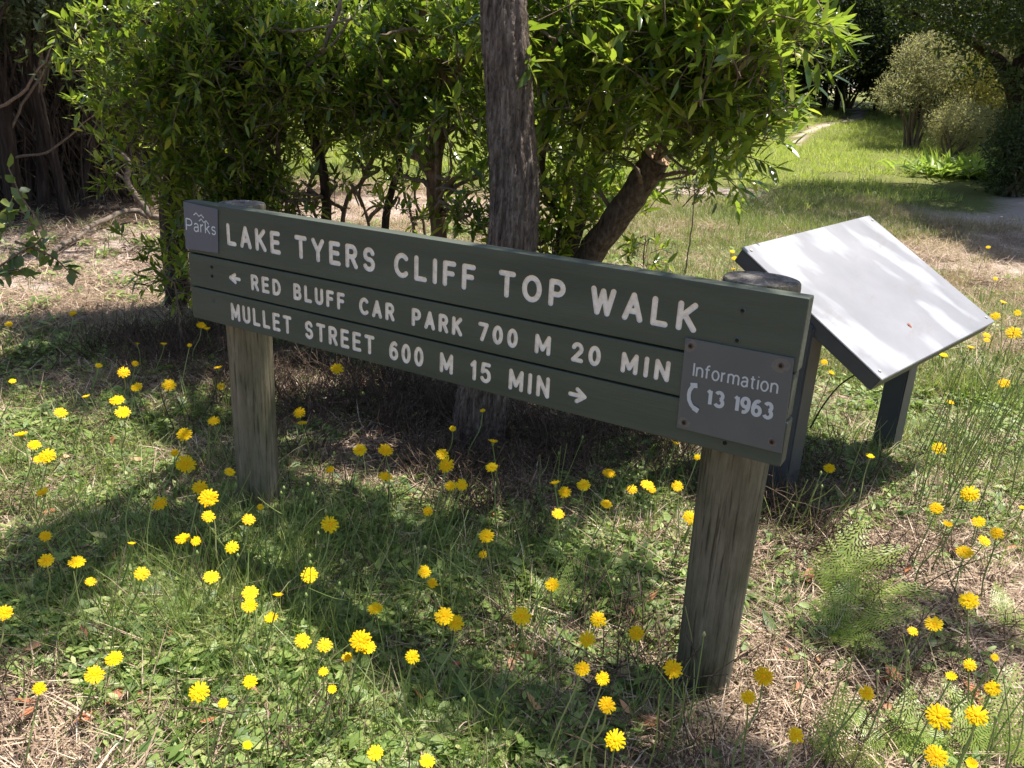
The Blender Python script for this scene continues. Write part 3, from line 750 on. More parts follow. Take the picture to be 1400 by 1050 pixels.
# ------------------------------------------------------------------ information panel on two posts
def rot_frame(yaw, roll, tilt):
    h = np.array([math.cos(yaw) * math.cos(roll), math.sin(yaw) * math.cos(roll), math.sin(roll)])
    n = np.array([math.sin(yaw), -math.cos(yaw), 0]); up = np.cross(h, n)
    s = n * math.cos(tilt) + up * math.sin(tilt)
    return h, s, np.cross(s, h)
ph, ps, pn = rot_frame(math.radians(73.0), math.radians(3.6), math.radians(30.7))
if pn[2] < 0: pn = -pn
PB = np.array([1.290, 1.330, .878]); PA, PC = .95, .665
board = thing('tilted_display_board', 'tilted display board with a bleached blank face on two dark posts', 'display board', (1.7, 1.6, 0))
org = np.array([1.7, 1.6, 0])
def obb(u0, u1, v0, v1, w0, w1):
    V = [PB + ph * u + ps * v + pn * w - org for w in (w0, w1) for (u, v) in ((u0, v0), (u1, v0), (u1, v1), (u0, v1))]
    return V, [(0, 3, 2, 1), (4, 5, 6, 7), (0, 1, 5, 4), (1, 2, 6, 5), (2, 3, 7, 6), (3, 0, 4, 7)]
def obj_box(name, args_list, mat, bev=.002):
    g = Geo()
    for a in args_list: g.add(*obb(*a))
    me = g.mesh(name, mat, False); bm = bmesh.new(); bm.from_mesh(me); bmesh.ops.recalc_face_normals(bm, faces=bm.faces)
    if bev: bmesh.ops.bevel(bm, geom=list(bm.edges), offset=bev, segments=2, affect='EDGES')
    bm.to_mesh(me); bm.free(); return link(name, me, board)
obj_box('tray', [(.004, PA - .004, .004, PC - .004, -.062, -.006)], M['frame'], .003)
face = obj_box('face_sheet', [(0, PA, 0, PC, -.0055, 0)], M['panel'], .0015)
face['label'] = 'bleached blank sheet with stains'
obj_box('rim', [(.012, PA - .012, PC - .0035, PC + .0005, -.0105, -.0058)], M['rim'], 0)
g = Geo()
for u, v in ((.03, .025), (.93, .03), (.03, .635), (.92, .635)):
    c = PB + ph * u + ps * v + pn * .0025 - org; th = np.arange(10) / 10 * 6.2832
    g = Geo(); ring = [c + (ph * math.cos(t) + ps * math.sin(t)) * .0065 for t in th]; base_ = [q - pn * .0022 + 0 * pn for q in ring]
    g.add(np.array(ring + base_ + [c + pn * .001]), [(i, (i + 1) % 10, 20) for i in range(10)], [(i, 10 + i, 10 + (i + 1) % 10, (i + 1) % 10) for i in range(10)])
    link('bolt', g.mesh('bolt', M['rim']), board)
# orange dry leaf lying on the board: a thing of its own
def board_post(bx, by, w, d):
    # vertical post under the board: its head ends in the tray
    def zb(x, y):
        # underside plane height
        p0 = PB - pn * .03; return p0[2] - ((x - p0[0]) * pn[0] + (y - p0[1]) * pn[1]) / pn[2]
    g = Geo(); a = math.radians(73); ux = np.array([math.cos(a), math.sin(a)]); uy = np.array([-ux[1], ux[0]])
    V = []
    for lev in (0, 1):
        for su, sv in ((-1, -1), (1, -1), (1, 1), (-1, 1)):
            q = np.array([bx, by]) + ux * su * w / 2 + uy * sv * d / 2
            V.append((q[0] - org[0], q[1] - org[1], -.3 if lev == 0 else zb(*q)))
    g.add(V, [(0, 3, 2, 1), (4, 5, 6, 7), (0, 1, 5, 4), (1, 2, 6, 5), (2, 3, 7, 6), (3, 0, 4, 7)])
    me = g.mesh('post', M['frame'], False); bm = bmesh.new(); bm.from_mesh(me); bmesh.ops.recalc_face_normals(bm, faces=bm.faces)
    bmesh.ops.bevel(bm, geom=list(bm.edges), offset=.006, segments=2, affect='EDGES'); bm.to_mesh(me); bm.free()
    return link('post', me, board)
board_post(1.555, 1.30, .09, .11); board_post(1.83, 2.08, .09, .09)

# ------------------------------------------------------------------ trees and shrubs near the sign
def trunk_mesh(g, pts, rads, n=70, sides=48, ridge=.05, seed=1, flare=0.0, flare_h=.3):
    C = curve_pts(pts, n); r = np.interp(np.linspace(0, 1, n), np.linspace(0, 1, len(rads)), rads)
    z = C[:, 2] - C[0, 2]; r = r * (1 + flare * np.exp(-z / flare_h))
    T = nrm(np.gradient(C, axis=0)); A = nrm(np.cross(T, np.array([0, 1., 0.1]))); B = np.cross(T, A)
    th = np.arange(sides) / sides * 2 * np.pi; r2 = np.random.default_rng(seed); ph_ = r2.uniform(0, 6.28, 12)
    k = np.linspace(0, 1, n)[:, None] * 6
    rr = 1 + ridge * (.6 * np.sin(7 * th + ph_[0] + .8 * np.sin(k * 1.1 + ph_[1])) + .5 * np.sin(11 * th + ph_[2] + 1.1 * np.sin(k * 1.7 + ph_[3])) + .6 * np.sin(3 * th + ph_[4] + k * .3)
                      + .45 * np.sin(17 * th + ph_[5] + 1.5 * np.sin(k * 2.3)))
    rr += ridge * .5 * r2.normal(size=(n, sides))
    rr += flare * .35 * np.exp(-z / flare_h)[:, None] * np.sin(5 * th + ph_[6])[None]
    V = C[:, None] + (A[:, None] * np.cos(th)[None, :, None] + B[:, None] * np.sin(th)[None, :, None]) * (r[:, None] * rr)[..., None]
    i = np.arange(n - 1)[:, None] * sides; j = np.arange(sides)[None]; j2 = (j + 1) % sides
    g.add(V.reshape(-1, 3), np.stack([i + j, i + j2, i + sides + j2, i + sides + j], -1).reshape(-1, 4))

def clump_branches(root, origin, start, centres, r=rng, r0=.018, n=12):
    """limbs from the stems to the middle of each clump"""
    for c in centres:
        s = start[np.argmin(np.linalg.norm(start - c, axis=1) + .6 * np.maximum(start[:, 2] - c[2] + .2, 0))]
        m = (s + c) / 2 + r.normal(0, .08, 3); m[2] += .03
        g = Geo(); tube(g, curve_pts([s, m, c], n, .012, int(r.integers(1e6))), np.linspace(r0, r0 * .3, n), 6)
        link('branch', g.mesh('branch', M['twig'], True, origin), root)

# --- the gum tree behind the middle of the sign
gb = gp(655, 592, 0)
def pl_y(px, py, y): d = ray(px, py); return CAM + d * ((y - CAM[1]) / d[1])
gt = thing('gum_tree', 'gum tree with thick fibrous grey trunk behind the middle of the sign', 'tree', tuple(gb))
tp = [gb + (0, 0, -.25), gb + (.005, 0, .12), pl_y(700, 330, gb[1]), pl_y(697, 160, gb[1]), pl_y(688, 0, gb[1]), pl_y(684, -250, gb[1] + .1), pl_y(700, -700, gb[1] + .2)]
g = Geo(); trunk_mesh(g, tp, [.112, .104, .092, .084, .08, .07, .05], 260, 120, .055, 4, .28, .12)
link('trunk', g.mesh('trunk', M['bark'], True, gb), gt)
top = tp[-1]
# boughs high over the sign whose leaves shade the ground in front
def shade_spot(px, py, h, r):
    q = gp(px, py, 0); return q + SUNV / SUNV[2] * h, r
spots = [(40, 500, 3.9, .34), (130, 480, 4.1, .36), (230, 500, 4.2, .33), (160, 530, 3.7, .25), (330, 580, 3.9, .30), (310, 500, 3.9, .2), (350, 660, 4.0, .2),
         (450, 715, 3.8, .17), (530, 760, 4.1, .19), (620, 740, 3.9, .16), (700, 770, 4.0, .12), 
         (30, 790, 4.2, .19), (120, 730, 4.0, .15), (15, 850, 4.1, .09), (200, 730, 4.1, .13), (830, 800, 4.2, .09), (640, 925, 4.2, .09), (560, 885, 4.1, .08), (760, 950, 4.2, .10), (880, 985, 4.1, .1),
         (1180, 880, 4.0, .10), (1300, 860, 4.2, .10), (1010, 1060, 4.2, .11), (1060, 1060, 4.2, .08), (250, 430, 4.3, .14)]
sc, sr = [], []
for px, py, h, r in spots:
    c, r = shade_spot(px, py, h + rng.uniform(-.3, .3), r); sc.append(c); sr.append((r, r, r * .55))
sc = np.array(sc); sr = np.array(sr)
nsp = 0
Ss = []
for c, r in zip(sc, sr):
    m = int(330 * r[0]**2 / .09 * .42) + 8
    Ss.append(spray_set([c], [r], m, per=12, leaf=(.05, .09), wl=.24, up=-.1, shell=.6))
S = merge(*Ss)
st = curve_pts(tp, 40)[24:]
clump_branches(gt, gb, st, sc, r0=.022, n=14)
g = Geo(); twig_mesh(g, S['C'], S['D'], S['TL']); o = link('twigs', g.mesh('twigs', M['twig'], True, gb), gt); o['kind'] = 'stuff'
put_leaves(gt, S, M['gum'], .24, 0, gb)

def near_segment(P, a, b, rad):
    t = np.clip(((P - a) @ (b - a)) / ((b - a) @ (b - a)), 0, 1)[:, None]; return np.linalg.norm(P - (a + (b - a) * t), axis=1) < rad
def shrub(name, label, cat, base, stems, clumps, n_spray, mat, single=300, leaf=(.055, .095), wl=.2, stem_mat=None, per=13, twig=(.10, .22), up=.35, group=None, stem_sides=12, br=.014, weights=None, shell=.55, bare=None, depth=1.0):
    """stems: list of (control points, r0, r1, material, label)"""
    base = np.asarray(base, float)
    root = thing(name, label, cat, tuple(base), group)
    allp = []
    for k, (pts, r0, r1, sm, lab) in enumerate(stems):
        n = 40; C = curve_pts(pts, n, .004, k + 3); g = Geo()
        tube(g, C, np.linspace(r0, r1, n), stem_sides, .05, True, k)
        o = link('stem', g.mesh('stem', sm, True, base), root)
        if lab: o['label'] = lab
        allp.append(C[8:])
    allp = np.concatenate(allp)
    cc = np.array([c[:3] for c in clumps]); rr = np.array([c[3:6] for c in clumps]) * (1, depth, 1)
    g = Geo(); sub = []
    for c, r in zip(cc, rr):
        for q in range(3): sub.append(c + nrm(rng.normal(size=3)) * r * .6)
    clump_branches(root, base, allp, sub, r0=br)
    S = spray_set(cc, rr, n_spray, per, leaf, wl, up, shell, twig, rng, weights, sub=max(12, n_spray // 14) if n_spray > 100 else 0)
    if bare is not None:                                     # a limb that stands clear of the leaves
        k_ = np.ones(len(S['C']), bool)
        for a_, b_, rad_ in bare: k_ &= ~near_segment(S['C'] + S['D'] * S['TL'][:, None] * .5, a_, b_, rad_)
        kk_ = np.repeat(k_, per)
        for q_ in ('P', 'A', 'N', 'L', 'W'): S[q_] = S[q_][kk_]
        for q_ in ('C', 'D', 'TL'): S[q_] = S[q_][k_]
    g = Geo(); twig_mesh(g, S['C'], S['D'], S['TL']); o = link('twigs', g.mesh('twigs', M['twig'], True, base), root); o['kind'] = 'stuff'
    put_leaves(root, S, mat, wl, single, base)
    return root
def cl(px, py, dist, rx, ry=None, rz=None):
    p = at(px, py, dist); ry = rx if ry is None else ry; rz = rx if rz is None else rz
    return (p[0], p[1], p[2], rx, ry, rz)

# --- right hand wattle with the thick leaning cut limb
rb = gp(795, 372)                                                      # where its stems leave the ground
rb = at(742, 470, 4.3); rb[2] = -.09
rstems = [
    ([rb, at(768, 410, 4.32), at(804, 355, 4.28), at(838, 304, 4.2), at(868, 262, 4.12), at(898, 215, 4.05)], .078, .066, M['bark_limb'], 'thick leaning limb sawn off at the end'),
    ([rb + (-.1, .1, 0), at(785, 320, 4.5), at(810, 230, 4.5), at(850, 120, 4.3), at(900, 20, 4.0), at(930, -100, 3.8)], .055, .02, M['bark_dark'], None),
    ([rb + (-.15, 0, 0), at(765, 330, 4.3), at(740, 240, 4.2), at(760, 120, 4.0), at(780, -60, 3.9)], .02, .01, M['bark_dark'], None),
    ([at(905, 200, 4.05), at(930, 150, 3.9), at(1000, 90, 3.6), at(1060, 40, 3.4), at(1130, -30, 3.4)], .022, .008, M['twig'], None),
    ([at(850, 120, 4.3), at(950, 120, 3.8), at(1040, 80, 3.4)], .016, .006, M['twig'], None),
]
rcl = [cl(790, 60, 3.8, .42, .5, .42), cl(900, 60, 3.5, .45, .45, .42), cl(970, 45, 3.3, .26, .35, .26), cl(1010, 80, 3.2, .10, .2, .12), cl(860, 175, 4.0, .34, .4, .2),
       cl(770, 210, 4.2, .28, .35, .28), cl(950, 165, 3.6, .22, .3, .15), cl(1010, 130, 3.4, .14, .2, .11), cl(930, 235, 3.8, .14, .2, .08), cl(745, 300, 4.3, .14, .2, .14), cl(800, 270, 4.5, .15, .2, .09),
       cl(1020, 10, 3.3, .08, .15, .12), cl(800, -90, 3.9, .4, .4, .2), cl(740, 40, 3.3, .12, .15, .13), cl(960, 60, 3.1, .2, .2, .2)]
shrub('wattle_shrub', 'broad leafy wattle right of the gum trunk with a sawn-off leaning limb', 'shrub', rb, rstems, rcl, 1400, M['wattle'], 300, (.06, .115), .26, per=10, up=.7, bare=[(at(830, 330, 3.95), at(890, 240, 3.85), .25), (at(835, 320, 3.5), at(890, 240, 3.4), .2)])
wr = [o for o in bpy.data.objects if o.name.startswith('wattle_shrub')][0]
# pale sawn end of the limb
e1 = at(898, 215, 4.05); e0 = at(868, 262, 4.12); ax = nrm(e1 - e0); u = nrm(np.cross(ax, [0, 0, 1.])); v = np.cross(ax, u); g = Geo()
th = np.arange(20) / 20 * 6.2832; ring = np.array([e1 + ax * .006 + (u * math.cos(t) + v * math.sin(t)) * .067 for t in th]) - rb
g.add(np.concatenate([ring, [e1 + ax * .008 - rb]]), np.stack([np.arange(20), (np.arange(20) + 1) % 20, np.full(20, 20)], 1))
link('sawn_end', g.mesh('sawn_end', M['cutwood']), wr)

# --- slender trunk rising behind the sign
sb = at(598, 420, 4.6); sb[2] = -.09
sst = [([sb, at(600, 335, 4.6), at(594, 250, 4.55), at(604, 160, 4.5), at(612, 112, 4.45), at(597, 70, 4.4), at(580, 20, 4.4), at(560, -80, 4.4)], .046, .032, M['bark_brown'], 'slender crooked brown trunk'),
       ([at(612, 112, 4.45), at(640, 70, 4.3), at(665, 10, 4.2)], .02, .01, M['bark_brown'], None),
       ([at(598, 50, 4.4), at(560, 40, 4.3), at(520, 48, 4.2)], .012, .005, M['twig'], None),
       ([at(594, 215, 4.5), at(560, 180, 4.5), at(530, 130, 4.5), at(505, 60, 4.5)], .014, .008, M['twig'], None)]
scl = [cl(600, 60, 4.5, .35, .4, .35), cl(540, 120, 4.7, .4, .4, .3), cl(640, 140, 4.3, .2, .3, .25), cl(630, 205, 4.2, .14, .2, .12), cl(620, 250, 4.2, .14, .15, .1), cl(640, 285, 4.3, .1, .12, .09), cl(575, 235, 4.6, .12, .15, .08),
       cl(520, 190, 4.8, .2, .3, .12), cl(690, 110, 4.6, .25, .3, .3), cl(700, 230, 4.7, .2, .2, .25)]
shrub('slender_tree', 'slender brown-barked tree with a crooked trunk left of the gum trunk', 'tree', sb, sst, scl, 620, M['wattle'], 300, (.055, .10), .28, per=10, up=.6, depth=.6)

# --- big left shrub
lb = at(440, 380, 5.1); lb[2] = -.09
lst = [([at(x_, 400, 5.1) * (1, 1, 0) - (0, 0, .1), at(x_ + 6, 320, 5.1), at(x_ - 8, 260, 5.05), at(x_ + d_, 180, 5.0)], .011, .006, M['twig'], None) for x_, d_ in ((395, -20), (430, 30), (500, 25), (560, -15), (575, 20))] + [([lb, at(447, 300, 5.1), at(440, 230, 5.0), at(415, 150, 5.0), at(400, 60, 4.9)], .034, .018, M['bark_dark'], None),
       ([at(520, 380, 5.0) * (1, 1, 0) - (0, 0, .1), at(528, 300, 5.0), at(545, 220, 5.0), at(530, 120, 4.9), at(510, 0, 4.9)], .026, .012, M['bark_dark'], None),
       ([at(470, 380, 5.2) * (1, 1, 0) - (0, 0, .1), at(470, 290, 5.2), at(500, 240, 5.1), at(540, 150, 5.0)], .016, .01, M['twig'], None),
       ([at(420, 90, 4.6), at(455, 60, 4.5), at(480, 25, 4.4)], .008, .006, M['deadwood'], 'bare pale twig'),
       ([at(370, 38, 4.6), at(410, 42, 4.5), at(482, 26, 4.4)], .007, .005, M['deadwood'], 'bare pale twig')]
lcl = [cl(390, 70, 5.0, .5, .5, .42), cl(470, 60, 4.9, .45, .5, .4), cl(410, 170, 5.1, .42, .4, .24), cl(500, 150, 5.0, .35, .4, .24), cl(350, 190, 5.0, .22, .3, .22), cl(340, 90, 4.8, .3, .35, .35), cl(440, 235, 5.2, .2, .2, .08), cl(400, 255, 4.9, .12, .15, .07), cl(480, 240, 5.0, .16, .2, .1), cl(530, 215, 5.0, .14, .2, .12), cl(415, 290, 5.0, .10, .15, .07), cl(490, 285, 5.1, .10, .15, .08), cl(555, 285, 5.0, .12, .15, .09)]
shrub('leafy_shrub', 'leafy shrub on thin dark stems behind the left half of the sign', 'shrub', lb, lst, lcl, 1000, M['wattle'], 300, (.05, .095), .27, per=10, up=.6, depth=.6)
l2 = at(238, 345, 5.6); l2[2] = -.09
lst2 = [([l2, at(236, 290, 5.6), at(240, 230, 5.6), at(260, 130, 5.5), at(280, 20, 5.4)], .085, .04, M['bark_dark'], None),
        ([at(365, 370, 5.2) * (1, 1, 0) - (0, 0, .1), at(360, 290, 5.2), at(350, 200, 5.2), at(330, 100, 5.1)], .05, .02, M['bark_dark'], None)]
lcl2 = [cl(225, 90, 5.2, .38, .45, .36), cl(290, 110, 5.2, .42, .45, .45), cl(200, 190, 5.2, .26, .35, .26), cl(270, 220, 5.3, .3, .35, .25), cl(330, 240, 5.2, .26, .3, .22), cl(180, 120, 5.0, .14, .2, .14), cl(250, 340, 5.0, .07, .1, .16), cl(235, 300, 5.0, .09, .12, .1),
        cl(370, 255, 5.2, .16, .2, .18), cl(330, 30, 5.0, .35, .35, .35), cl(220, 10, 5.0, .25, .25, .25), cl(345, 290, 5.3, .16, .14, .12), cl(290, 285, 5.2, .18, .2, .12), cl(375, 310, 5.2, .1, .12, .1)]
shrub('dense_shrub', 'dense dark green shrub reaching down behind the left end of the sign', 'shrub', l2, lst2, lcl2, 1150, M['wattle'], 300, (.055, .105), .26, per=10, up=.6, depth=.6)

# young plants at the foot of the big shrubs
for (px, py, d, sz, lb_) in [(755, 335, 4.2, .09, 'yellowish leafy seedling between the gum trunk and the leaning limb'), (880, 350, 4.5, .1, 'small dark-leaved seedling right of the leaning limb foot'), (238, 385, 4.4, .1, 'leafy seedling poking out at the left end of the sign'),
                             (645, 300, 4.1, .08, 'bright sprig in front of the slender crooked trunk'), (690, 320, 3.9, .08, 'low leafy sprig at the left flank of the gum trunk'), (950, 250, 7.0, .18, 'grey twiggy little bush at the lower right fringe of the wattle')]:
    c_ = at(px, py, d); b_ = c_.copy(); b_[2] = -.07
    shrub('seedling', lb_, 'seedling', b_, [([b_, (b_ + c_) / 2 + (.02, 0, 0), c_], .007, .004, M['twig'], None)], [(*c_, sz, sz, sz)], 16 if d < 6 else 40, M['wattle'] if d < 6 else M['grey_leaf'], 60, (.05, .085), .3, per=7, twig=(.05, .1), br=.004)
# ------------------------------------------------------------------ distant trees
def crown_cloud(n, lobes, size, r, flat=.6, wl=.45):
    """leaf clumps in lobes around the origin: lobes (x,y,z,rx,ry,rz)"""
    lobes = np.array(lobes); w = np.prod(lobes[:, 3:], 1)**.7; k = r.choice(len(lobes), n, p=w / w.sum())
    d = nrm(r.normal(size=(n, 3))); rad = r.uniform(.25, 1, n)**.6 * (1 + .12 * np.sin(9 * d[:, 0] + 7 * d[:, 1]) + .1 * np.sin(13 * d[:, 2] + 5 * d[:, 0]))
    P = lobes[k, :3] + d * lobes[k, 3:] * rad[:, None]
    A = nrm(d * .6 + rand_dir(n, .2, r)); N = nrm(d * .3 + rand_dir(n, .8, r))
    L = r.uniform(*size, n); return P, A, N, L, L * wl * r.uniform(.7, 1.3, n)
def tree_variant(seed, h, lobes_n, rad, n, size, leafm, barkm, low=.25, nst=1, tr=.12, lean=.1):
    r = np.random.default_rng(seed); lobes = []
    for k in range(lobes_n):
        a = r.uniform(0, 6.28); q = r.uniform(.15, .85) * rad; z = h * (low + (1 - low) * r.uniform(.1, .92))
        s = rad * r.uniform(.32, .5); lobes.append((q * math.cos(a), q * math.sin(a), z, s, s, s * r.uniform(.5, .8)))
    P, A, N, L, W = crown_cloud(n, lobes, size, r)
    V, Q, T = leaves_np(P, A, N, L, W); crown = mesh_np('crown', V, [Q, T], leafm)
    g = Geo()
    for s in range(nst):
        o = r.normal(0, .25 if nst > 1 else 0, 2); ln = r.normal(0, lean, 2) * h
        tube(g, curve_pts([(o[0], o[1], -.4), (o[0] + ln[0] * .1, o[1] + ln[1] * .1, h * .2), (o[0] + ln[0] * .5 + r.normal(0, .1), o[1] + ln[1] * .5, h * .55), (o[0] + ln[0], o[1] + ln[1], h * .85)], 20, .02, seed + s), np.linspace(tr, tr * .3, 20), 9, .08)
    for lb_ in lobes[:14]:
        c = np.array(lb_[:3]); s0 = np.array([0, 0, c[2] * .55]); m = (s0 + c) / 2 + r.normal(0, .2, 3)
        tube(g, curve_pts([s0, m, c], 9), np.linspace(tr * .45, tr * .12, 9), 6)
    return crown, g.mesh('trunk', barkm)
def place_tree(name, label, cat, var, pos, sc=1.0, rz=0., group=None):
    pos = np.array(pos, float); pos[2] = terrain(pos[0], pos[1])
    t = thing(name, label, cat, tuple(pos), group); t.rotation_euler = (0, 0, rz); t.scale = (sc,) * 3
    link('crown', var[0], t); link('trunk', var[1], t); return t
TV = [tree_variant(11, 9, 22, 3.2, 15000, (.10, .2), M['dark_leaf'], M['bark_dark'], .12, 1, .17),
      tree_variant(12, 10, 24, 3.5, 15000, (.10, .2), M['dark_leaf'], M['bark_dark'], .10, 2, .15),
      tree_variant(13, 8.5, 20, 3.0, 14000, (.09, .18), M['grey_leaf'], M['bark_dark'], .10, 2, .13)]
GRP = 'trees of the far tree line'
def gpos(px, dist):
    d = ray(px, 200); d = d / np.hypot(d[0], d[1]); return CAM + d * dist
far = [(60, 24, 0, 'tall dark tree behind the leaning trunks at the far left'), (210, 22, 1, 'dark tree behind the bushy left end of the shrubs'), (350, 26, 0, 'dark tree seen through the shrub above the word LAKE'),
       (470, 27, 2, 'olive tree seen through the shrub above the word TYERS'), (600, 28, 1, 'dark tree behind the slender crooked trunk'), (740, 30, 0, 'dark tree directly right of and behind the gum trunk'), (860, 31, 2, 'olive tree behind the middle of the wattle'),
       (960, 33, 1, 'dark tree where the wattle thins out above the clearing'), (1060, 36, 0, 'dark tree at the left edge of the clearing end'), (1130, 40, 1, 'tall dark tree at the head of the grassy clearing, left'), (1190, 41, 0, 'dark shadowy tree straight behind the end of the clearing'),
       (1255, 37, 1, 'dark tree behind the olive bushes of the clearing'), (1330, 34, 0, 'dark tree behind the golden bush'), (1420, 30, 1, 'dark tree at the right edge of the photo behind the crooked trunks'), (1520, 26, 0, 'dark tree just right of the view')]
for k, (px, d, v, lab) in enumerate(far):
    place_tree('dark_tree' if v != 2 else 'olive_tree', lab, 'tree', TV[v], gpos(px, d), 1.0 + .12 * math.sin(k * 2.1), k * 1.3)
# second, farther row closes the view
for k in range(11):
    px = -60 + k * 150
    place_tree('backdrop_tree', 'rearmost evergreen behind ' + ['the far left edge', 'the paperbarks', 'the dense shrub', 'the leafy shrub', 'the slender crooked trunk', 'the gum trunk', 'the wattle', 'the left side of the clearing', 'the end of the clearing track', 'the golden bush', 'the right edge'][k], 'tree', TV[k % 2], gpos(px, 47 + 3 * math.sin(k)), 1.45, k * .9 + .4, 'rearmost row of evergreen trees')
# olive bushes at the right edge of the clearing
def bush_variant(seed, rad, h, n, size, mat, wl=.3):
    r = np.random.default_rng(seed); lobes = []
    for k in range(12):
        a = r.uniform(0, 6.28); q = r.uniform(0, .65) * rad; z = h * r.uniform(.15, .8); s = rad * r.uniform(.3, .5)
        lobes.append((q * math.cos(a), q * math.sin(a), z, s, s, min(s, h * .3)))
    P, A, N, L, W = crown_cloud(n, lobes, size, r, wl=wl); V, Q, T = leaves_np(P, A, N, L, W)
    g = Geo()
    for l_ in lobes: tube(g, curve_pts([(r.normal(0, .1), r.normal(0, .1), -.1), np.array(l_[:3]) * .5 + r.normal(0, .1, 3), l_[:3]], 10), np.linspace(.04, .01, 10), 6)
    return mesh_np('foliage', V, [Q, T], mat), g.mesh('stems', M['twig'])
def place_bush(name, label, var, pos, sc=1., rz=0., cat='bush'):
    pos = np.array(pos, float); pos[2] = terrain(pos[0], pos[1]) - .02
    t = thing(name, label, cat, tuple(pos)); t.rotation_euler = (0, 0, rz); t.scale = (sc,) * 3 if not hasattr(sc, '__len__') else sc
    link('foliage', var[0], t); link('stems', var[1], t); return t
BV = [bush_variant(21, 1.7, 3.2, 20000, (.045, .095), M['olive_leaf'], .25), bush_variant(22, 1.4, 3.0, 11000, (.045, .095), M['gold_leaf'], .3), bush_variant(23, 1.2, 1.5, 9000, (.05, .1), M['olive_leaf'], .25)]
place_bush('olive_bush', 'big rounded olive bush standing left of the golden bush', BV[0], gpos(1245, 25), 1.0, .3)
place_bush('golden_bush', 'golden yellow-tipped bush under the dark overhanging boughs', BV[1], gpos(1315, 26), .9, 1.0)
place_bush('olive_bush', 'low olive bush at the foot of the golden bush', BV[2], gpos(1300, 23.5), .85, 2.0)
place_bush('olive_bush', 'grey green bush between the crooked trunks and the golden bush', BV[0], gpos(1360, 27), .9, 2.9)
place_bush('olive_bush', 'small twiggy bush at the left edge of the clearing under the wattle', BV[2], gpos(1000, 17.5), .45, .9)
BVR = bush_variant(61, 2.6, 4.6, 14000, (.12, .24), M['dark_leaf'], .4)
for k, (px, d, sc_k, lb_) in enumerate([(985, 36, 1., 'dark thicket bush left of where the clearing track vanishes'), (1075, 39, 1., 'dark thicket bush at the end of the clearing track'), (1150, 43, 1.1, 'dark thicket bush closing the clearing right of the track'), (1215, 40, 1.1, 'dark thicket bush in the deep shade behind the olive bush'),
        (1290, 36, 1., 'dark thicket bush behind the golden bush'), (1380, 31, .9, 'dark thicket bush behind the crooked trunks'), (880, 33, 1., 'dark thicket bush seen through the wattle'), (760, 31, 1., 'dark thicket bush behind the wattle stems'), (640, 28, .8, 'dark thicket bush behind the slender trunk'), (520, 27, .8, 'dark thicket bush behind the thin dark stems'), (400, 26, .8, 'dark thicket bush behind the leafy shrub'), (290, 24, .8, 'dark thicket bush behind the dense shrub')]):
    place_bush('thicket_bush', lb_, BVR, gpos(px, d), sc_k, k * 1.7)
# spiky bright plant
pos = gpos(1325, 20.0); pos[2] = terrain(pos[0], pos[1])
t = thing('strap_leaf_plant', 'bright green strap-leaved plant below the olive bushes', 'plant', tuple(pos)); r = np.random.default_rng(5)
n = 420; a = r.uniform(0, 6.28, n); Pp = np.stack([r.normal(0, .55, n), r.normal(0, .35, n), r.uniform(.0, .12, n)], 1)
A_ = nrm(np.stack([np.cos(a), np.sin(a), r.uniform(.5, 1.6, n)], 1)); V, Q, T = leaves_np(Pp, A_, rand_dir(n, 1., r), r.uniform(.35, .6, n), r.uniform(.05, .09, n), .3)
o = link('leaves', mesh_np('leaves', V, [Q, T], M['fern']), t); o['kind'] = 'stuff'

# --- overhanging dark tree on the right with crooked trunks
rt = gpos(1392, 19.0); rt[2] = terrain(rt[0], rt[1])
t = thing('overhanging_tree', 'dark overhanging tree with crooked trunks at the right edge', 'tree', tuple(rt))
g = Geo(); r = np.random.default_rng(9)
paths = [[rt + (0, 0, -.2), at(1392, 200, 19), at(1385, 120, 19), at(1362, 85, 19), at(1335, 60, 19), at(1290, 40, 18.6), at(1230, 10, 18)],
         [rt + (.2, 0, -.2), at(1405, 180, 19), at(1392, 100, 19), at(1397, 40, 19), at(1370, -60, 18.5)],
         [rt + (.7, .2, -.2), at(1440, 180, 19), at(1420, 60, 18.8), at(1450, -80, 18)]]
for k, p in enumerate(paths):
    g = Geo(); tube(g, curve_pts(p, 30, .02, k), np.linspace(.17, .06, 30), 10, .08); link('trunk', g.mesh('trunk', M['bark_dark'], True, rt), t)
lob = []
for (px, py, d, s) in [(1290, 10, 17.5, 1.0), (1350, 20, 18, 1.1), (1400, 40, 18, .9), (1250, -20, 17, .9), (1320, -60, 17, 1.5), (1420, -60, 18, 1.6), (1300, 60, 18, .45), (1345, 95, 18.5, .55), (1395, 110, 18.5, .5), (1230, -90, 16, 1.4), (1400, -200, 17, 2), (1420, 150, 19, .7), (1250, -160, 15, 1.4), (1480, 0, 17, 1.8), (1450, -250, 14, 1.8), (1350, -250, 14, 1.6)]:
    c = at(px, py, d) - rt; lob.append((*c, s, s, s * .5))
P_, A_, N_, L_, W_ = crown_cloud(30000, lob, (.06, .14), r, wl=.35); V, Q, T = leaves_np(P_, A_, N_, L_, W_); link('crown', mesh_np('crown', V, [Q, T], M['dark_leaf']), t)
place_bush('dark_bush', 'dark bush in the shade at the foot of the crooked trunks', bush_variant(31, 1.2, 1.6, 9000, (.06, .12), M['dark_leaf']), gpos(1400, 17.8), 1.0, .2)
